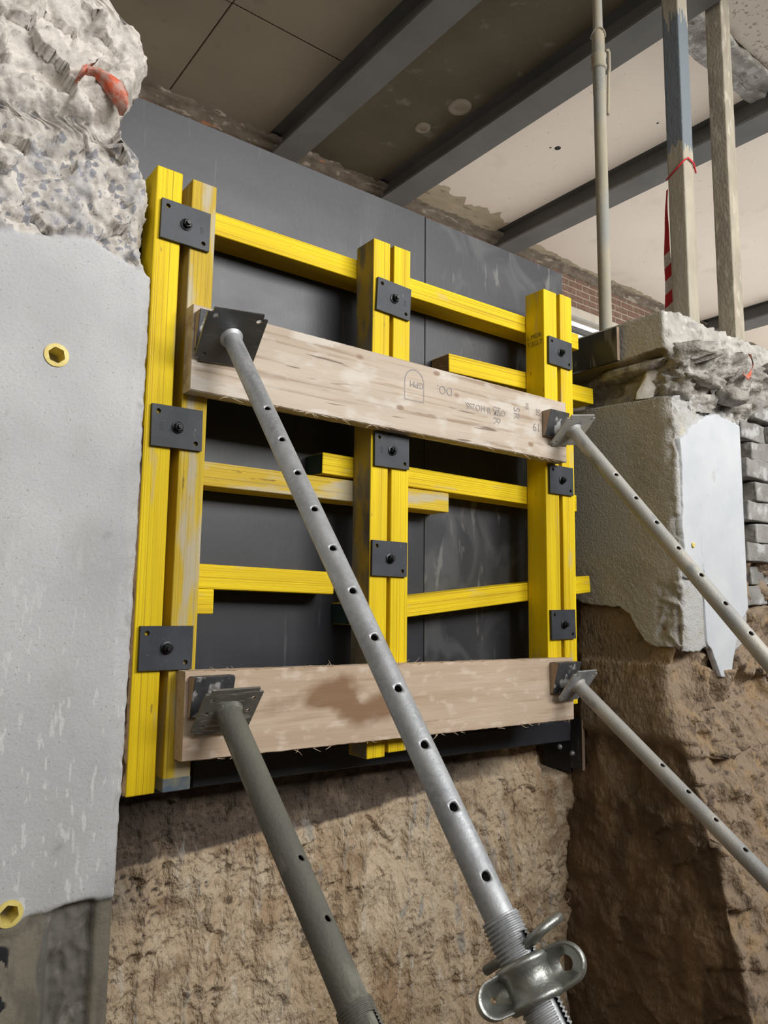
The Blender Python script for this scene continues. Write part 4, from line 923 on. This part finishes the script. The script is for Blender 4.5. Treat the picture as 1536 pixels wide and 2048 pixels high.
def prop(top, d, label, R, mt, mplate, psize, pholes, hole_s, hole_a, s_end, spin=0.0, Ro=None, nut_s=None, outer_m=None, thread_len=.24, slot_a=None, detail=True, thr0=None):
    d = Vector(d).normalized(); T = Vector(top); L = (T.z+.35-.012)/-d.z; B = T+d*L
    uz = -d; ux = (Vector((0, -1, 0))-uz*uz.dot(Vector((0, -1, 0)))).normalized(); uy = uz.cross(ux)
    root = empty('push_prop', frame(B, ux, uy, uz), label, 'prop', 'adjustable steel push props')
    hl = lambda s_: L-s_
    # head plate with weld collar
    pm = plate_mesh(psize, .006, pholes, mplate); pm.transform(Matrix.Rotation(spin, 4, 'Z')); pm.transform(Matrix.Translation((0, 0, hl(0)-.003)))
    pl = link('head_plate', pm, root)
    v, f = lathe([(R+.007, hl(.003)), (R+.004, hl(.007)), (R, hl(.012))], 32); link('weld_bead', pymesh('weld_bead', v, f, [mt], True), pl)
    v, f = holed_tube(R, hl(s_end), hl(.003), [hl(s_) for s_ in hole_s], hole_a, .0078)
    me = pymesh('inner_tube', v, f, [mt], True); bm = bmesh.new(); bm.from_mesh(me); bmesh.ops.recalc_face_normals(bm, faces=bm.faces); bm.to_mesh(me); bm.free(); me.polygons.foreach_set('use_smooth', [True]*len(me.polygons))
    link('inner_tube', me, root)
    if nut_s is not None:
        om = outer_m or mt; t0_ = thr0 if thr0 is not None else nut_s-.09
        v, f = thread(Ro, hl(t0_+thread_len), hl(t0_), slot=(hl(t0_+thread_len)+.02, hl(t0_)-.030, slot_a if slot_a is not None else hole_a, .26)); link('threaded_sleeve', pymesh('threaded_sleeve', v, f, [om], True), root)
        v, f = lathe([(Ro-.001, hl(t0_+thread_len)), (Ro-.001, .012)], 32); link('outer_tube', pymesh('outer_tube', v, f, [om], True), root)
        v, f = lathe([(Ro, hl(nut_s)+.027), (Ro+.010, hl(nut_s)+.030), (Ro+.014, hl(nut_s)+.026), (Ro+.014, hl(nut_s)+.020), (Ro+.008, hl(nut_s)+.014), (Ro+.008, hl(nut_s)-.014), (Ro+.014, hl(nut_s)-.020), (Ro+.014, hl(nut_s)-.026), (Ro+.010, hl(nut_s)-.030), (Ro, hl(nut_s)-.027)], 40)
        nut = link('collar_nut', pymesh('collar_nut', v, f, ['cast' if detail else om], True), root)
        for sg, ang, big_ in ((1, hole_a+1.05, True), (-1, hole_a-1.65, False)):
            # lug: eye with a raised rim and a hole, standing off the collar
            rr = .028 if big_ else .024; hr = .0105 if big_ else .005; w_ = .013
            n_ = 20; outl = [(rr*math.sin(t_), rr*math.cos(t_)) for t_ in np.linspace(0, math.pi, n_)]; outl = [(-.034, rr+.002)]+outl+[(-.034, -rr-.002)]
            rs_ = [(1.0, -w_), (1.0, w_), (.80, w_), (.74, w_*.30), (None, w_*.30), (None, -w_*.30), (.74, -w_*.30), (.80, -w_), (1.0, -w_)]
            a = []; b = []; no = len(outl)
            for sc_, z_ in rs_:
                for k, (ox_, oy_) in enumerate(outl):
                    if sc_ is None:
                        th_ = math.atan2(oy_, ox_+.004); a.append((hr*math.cos(th_), hr*math.sin(th_), z_))
                    else: a.append((ox_*sc_ if ox_ > 0 else ox_, oy_*sc_, z_))
            for i in range(len(rs_)-1):
                for k in range(no-1): b.append((i*no+k, i*no+k+1, (i+1)*no+k+1, (i+1)*no+k))
                if i in (3, 4, 5): b.append((i*no+no-1, i*no, (i+1)*no, (i+1)*no+no-1))
            lug = frame((0, 0, 0), (math.cos(ang), math.sin(ang), 0), (0, 0, 1), (math.sin(ang), -math.cos(ang), 0))
            ctr = Vector((math.cos(ang), math.sin(ang), 0))*(Ro+.030)+Vector((0, 0, hl(nut_s)))
            va = [Matrix.Translation(ctr) @ (lug @ Vector(p)) for p in a]
            bmw = box_bm((-.038, -.020, -.0035), (-.016, .020, .0035), .001, 1)
            bb = bpy.data.meshes.new('t'); bmw.to_mesh(bb); bmw.free(); vb = [Matrix.Translation(ctr) @ (lug @ v_.co) for v_ in bb.vertices]; fb = [tuple(p.vertices) for p in bb.polygons]; bpy.data.meshes.remove(bb)
            vv, ff = merge((va, b), (vb, fb)); me = pymesh('nut_lug', vv, ff, ['cast' if detail else om], True); link('nut_lug', me, nut)
        # bent locking pin through the slot
        sa = slot_a if slot_a is not None else hole_a; e1 = Vector((math.cos(sa), math.sin(sa), 0)); e2 = Vector((-math.sin(sa), math.cos(sa), 0)); zc = hl(nut_s)+.042
        pts = [e1*-(Ro+.045)+Vector((0, 0, zc)), e1*-(Ro)+Vector((0, 0, zc)), e1*(Ro)+Vector((0, 0, zc)), e1*(Ro+.02)+Vector((0, 0, zc+.002))]
        for t_ in np.linspace(0, 1, 8): pts.append(e1*(Ro+.02+.018*math.sin(t_*math.pi*.6))+e2*(.045*t_*t_)+Vector((0, 0, zc+.002+.010*t_)))
        v, f = tube_path(pts, .0075, 12); link('locking_pin', pymesh('locking_pin', v, f, ['cast' if detail else om], True), root)
    elif Ro:
        v, f = lathe([(R, hl(s_end)), (Ro, hl(s_end)-.002), (Ro, .012)], 32); link('outer_tube', pymesh('outer_tube', v, f, [outer_m or mt], True), root)
    bp = box_bm((-.045, -.05, 0), (.045, .05, .010), .002, 1); Rm = root.matrix_world.to_3x3().to_4x4().inverted()
    me = bm_mesh('foot_plate', bp, [mplate]); me.transform(Matrix.Translation((0, 0, 0)) @ Rm); me.transform(Matrix.Translation(Rm @ Vector((0, 0, -.010)))); link('foot_plate', me, root)
    return root
def hseries(s0, ds, n): return [s0+ds*i for i in range(n)]
c4 = lambda e, r: [(-e, -e, r, 0), (e, -e, r, 0), (e, e, r, 0), (-e, e, r, 0)]
prop((.843, 1.778, 2.290), (.0165, -.6287, -.7774), 'long bright galvanised prop crossing the picture from the upper plank', .0243, 'galv', 'galv_dark', .166, c4(.060, .0075),
     hseries(.3215, .1118, 14), math.radians(-22), 1.80, math.radians(-5), .0292, 1.585, 'galv', .26, math.radians(3))
m6 = [(sx*.056, y_, .006, .006) for sx in (-1, 1) for y_ in (-.045, 0.0, .045)]
prop((.872, 1.786, 1.318), (.0, -.77, -.638), 'thick mud-coated prop at the lower left plank end', .0325, 'galv_mud', 'galv_mudplate', .158, [(y_, sx, .006, 0) for sx, y_, _, _ in m6],
     [.445, .582], math.radians(10), .80, 0.0, .036, .92, 'galv_mud', .3, None, False, .735)
prop((2.262, 1.782, 2.250), (.066, -.623, -.779), 'dusty prop at the right end of the upper plank', .0255, 'galv_dusty', 'galv_dusty', .150, c4(.055, .006),
     hseries(.265, .1165, 9), math.radians(-25), 1.45, math.radians(-6), .030)
prop((2.268, 1.788, 1.300), (.035, -.79, -.61), 'smooth grey prop at the right end of the lower plank', .0250, 'galv_dusty', 'galv', .140, c4(.050, .006),
     hseries(.40, .1095, 6), math.radians(-15), 1.08, math.radians(4), .030)

# ================================================================== POSTS ON THE UPPER FLOOR
def post(x0, y0, S, m, label, paint=False):
    n = 90; zz_ = np.linspace(2.80, ZC-.002, n); k = 6
    prof = []
    r = .007; h = S/2
    for cx, cy, a0 in ((h-r, h-r, 0), (-h+r, h-r, 90), (-h+r, -h+r, 180), (h-r, -h+r, 270)):
        for j in range(5): a = math.radians(a0+22.5*j); prof.append((cx+r*math.cos(a), cy+r*math.sin(a)))
    prof.append(prof[0]); prof = np.array(prof); den = []
    for i in range(len(prof)-1):
        m_ = 8 if np.linalg.norm(prof[i+1]-prof[i]) > .02 else 1
        for j in range(m_): den.append(prof[i]+(prof[i+1]-prof[i])*j/m_)
    den.append(prof[-1]); den = np.array(den)
    P = np.zeros((n, len(den), 3)); P[..., 0] = den[:, 0]; P[..., 1] = den[:, 1]; P[..., 2] = zz_[:, None]-2.80
    nn = fbm(P+x0, (30, 30, 14), 3, .5, 91); P[..., 0] *= 1+.02*nn; P[..., 1] *= 1+.02*nn
    paintm = np.zeros(P.shape[:2])
    if paint:
        e = .10*fbm(P+x0, (60, 60, 2.0), 3, .6, 93); zw = P[..., 2]+2.80
        paintm = sstep(zw+e, 3.86, 3.90)*sstep(4.60-zw+e*1.6, -.02, .02)
    me = grid_mesh('post', P, [m], dict(paint=paintm))
    return link('square_post', me, None, Matrix.Translation((x0+S/2, y0+S/2, 2.80)), label, 'post', 'square posts on the slab')
POST1 = post(3.30, 1.885, .092, 'post_paint', 'square post with a blue-grey painted stretch and red string', True)
post(3.80, 1.915, .095, 'post_dust', 'square cement-dusted post at the far right')
# red string round the first post
pts = []
for (dx, dy, dz) in ((-.052, .05, -.06), (-.052, -.052, .0), (-.02, -.054, .022), (.03, -.054, .012), (.055, -.05, -.03)): pts.append((3.346+dx, 1.931+dy, 3.79+dz))
v, f = tube_path(pts, .0045, 6); link('red_string', pymesh('red_string', [Vector(p)-Vector((3.346, 1.931, 3.7)) for p in v], f, ['red'], True), None, Matrix.Translation((3.346, 1.931, 3.7)), 'thin red string tied round the blue-grey painted post', 'string')
# red and white barrier tape behind the first post
TP = empty('barrier_tape', Matrix.Translation((3.350, 2.03, 2.80)) @ Matrix.Rotation(math.radians(-38), 4, 'Z'), 'red and white striped barrier tape hanging left of the painted post', 'tape')
nst = 13
def tx(z): return .003+.012*z/.9+.006*math.sin(z*7)
def hw(z): return max(.006, .046*(1-z/.95)+.002)
zl = 0.05
for i in range(nst):
    z0 = .035+i*.068; z1 = z0+.068; v = []; f = []
    for j in range(5):
        z_ = z0+(z1-z0)*j/4
        for sg in (-1, 1): 
            sk = .03*sg*hw(z_)/.038 if i else (.03*hw(z_)/.038 if sg > 0 else -.03*hw(z_)/.038)
            v.append((tx(z_)+sg*hw(z_)*.8, .004*math.sin(z_*25), z_+sk)); v.append((tx(z_)+sg*hw(z_)*.8, .004*math.sin(z_*25)+.0012, z_+sk))
    for j in range(4):
        a = j*4; f += [(a, a+2, a+6, a+4), (a+1, a+5, a+7, a+3), (a, a+4, a+5, a+1), (a+2, a+3, a+7, a+6)]
    link('stripe', pymesh('stripe', v, f, ['red' if (i % 2 == 0 or i > 8) else 'tapewhite']), TP)
# round telescopic prop
RP = empty('telescopic_prop', Matrix.Translation((2.785, 2.0, 2.80)), 'round dusty telescopic prop standing on the slab edge', 'prop')
v, f = lathe([(.0285, .008), (.0285, 1.18)], 28); link('outer_tube', pymesh('outer_tube', v, f, ['prop_dust'], True), RP)
v, f = thread(.0285, 1.18, 1.50, .0085, .0014, None, 28); link('threaded_sleeve', pymesh('threaded_sleeve', v, f, ['prop_dust'], True), RP)
v, f = lathe([(.0225, 1.45), (.0225, ZC-2.80-.008)], 24); link('inner_tube', pymesh('inner_tube', v, f, ['prop_dust'], True), RP)
v, f = lathe([(.029, 1.305), (.036, 1.308), (.037, 1.320), (.0335, 1.326), (.0335, 1.362), (.036, 1.368), (.036, 1.378), (.029, 1.381)], 28); link('collar_nut', pymesh('collar_nut', v, f, ['prop_dust'], True), RP)
v, f = tube_path([(.022, -.024, 1.40), (.034, -.030, 1.405), (.040, -.030, 1.395), (.040, -.030, 1.31), (.036, -.028, 1.29), (.032, -.022, 1.10), (.031, -.022, 1.08)], .0075, 8); link('nut_handle', pymesh('nut_handle', v, f, ['prop_dust'], True), RP)
ring = [(.034*math.cos(a), .034*math.sin(a), 1.49+.012*math.sin(a*2)) for a in np.linspace(0, 6.2, 24)]
v, f = tube_path(ring, .003, 6); link('wire_ring', pymesh('wire_ring', v, f, ['prop_dust'], True), RP)
link('foot_plate', box_mesh('foot_plate', (-.06, -.06, 0), (.06, .06, .008), 'prop_dust', .001, 1), RP); link('head_plate', box_mesh('head_plate', (-.06, -.06, ZC-2.808), (.06, .06, ZC-2.80), 'prop_dust', .001, 1), RP)

# ================================================================== SMALL THINGS
# torn orange plastic stuck in the broken concrete
path = [(.432, 2.862), (.438, 2.885), (.452, 2.905), (.478, 2.918), (.505, 2.915), (.535, 2.905), (.553, 2.885), (.556, 2.86), (.552, 2.835)]
wd = [.006, .012, .016, .020, .028, .042, .045, .032, .010]
v = []; f = []
for i, ((px, pz), h) in enumerate(zip(path, wd)):
    for j in range(6):
        t_ = j/5; v.append((px-.5-(t_*h*.55), -.030*math.sin(math.pi*(.15+.8*t_))-.010+.006*math.sin(i*2.1+j), pz-2.86-t_*h*1.15))
for i in range(len(path)-1):
    for j in range(5): f.append((i*6+j, i*6+j+1, (i+1)*6+j+1, (i+1)*6+j))
me = pymesh('plastic_scrap', v, f, ['orange'], True); bm = bmesh.new(); bm.from_mesh(me); bmesh.ops.solidify(bm, geom=list(bm.faces), thickness=.003); bm.to_mesh(me); bm.free()
link('plastic_scrap', me, None, Matrix.Translation((.5, 1.842, 2.86)), 'torn orange plastic duct piece stuck in the broken concrete', 'plastic scrap')
v = []; f = []
for i, (px, pz, h) in enumerate(((0, .0, .010), (.02, -.012, .018), (.05, -.010, .022), (.075, .01, .05), (.085, .06, .02), (.075, .10, .006))):
    for j in range(3): v.append((px, -.008*math.sin(i*1.7+j*1.2), pz+(j-1)*h*.5))
for i in range(5):
    for j in range(2): f.append((i*3+j, i*3+j+1, (i+1)*3+j+1, (i+1)*3+j))
me = pymesh('tape_scrap', v, f, ['orange'], True); bm = bmesh.new(); bm.from_mesh(me); bmesh.ops.solidify(bm, geom=list(bm.faces), thickness=.002); bm.to_mesh(me); bm.free()
link('tape_scrap', me, None, Matrix.Translation((3.08, 1.535, 2.575)), 'crumpled orange-red tape scrap hanging at the slab edge', 'tape')
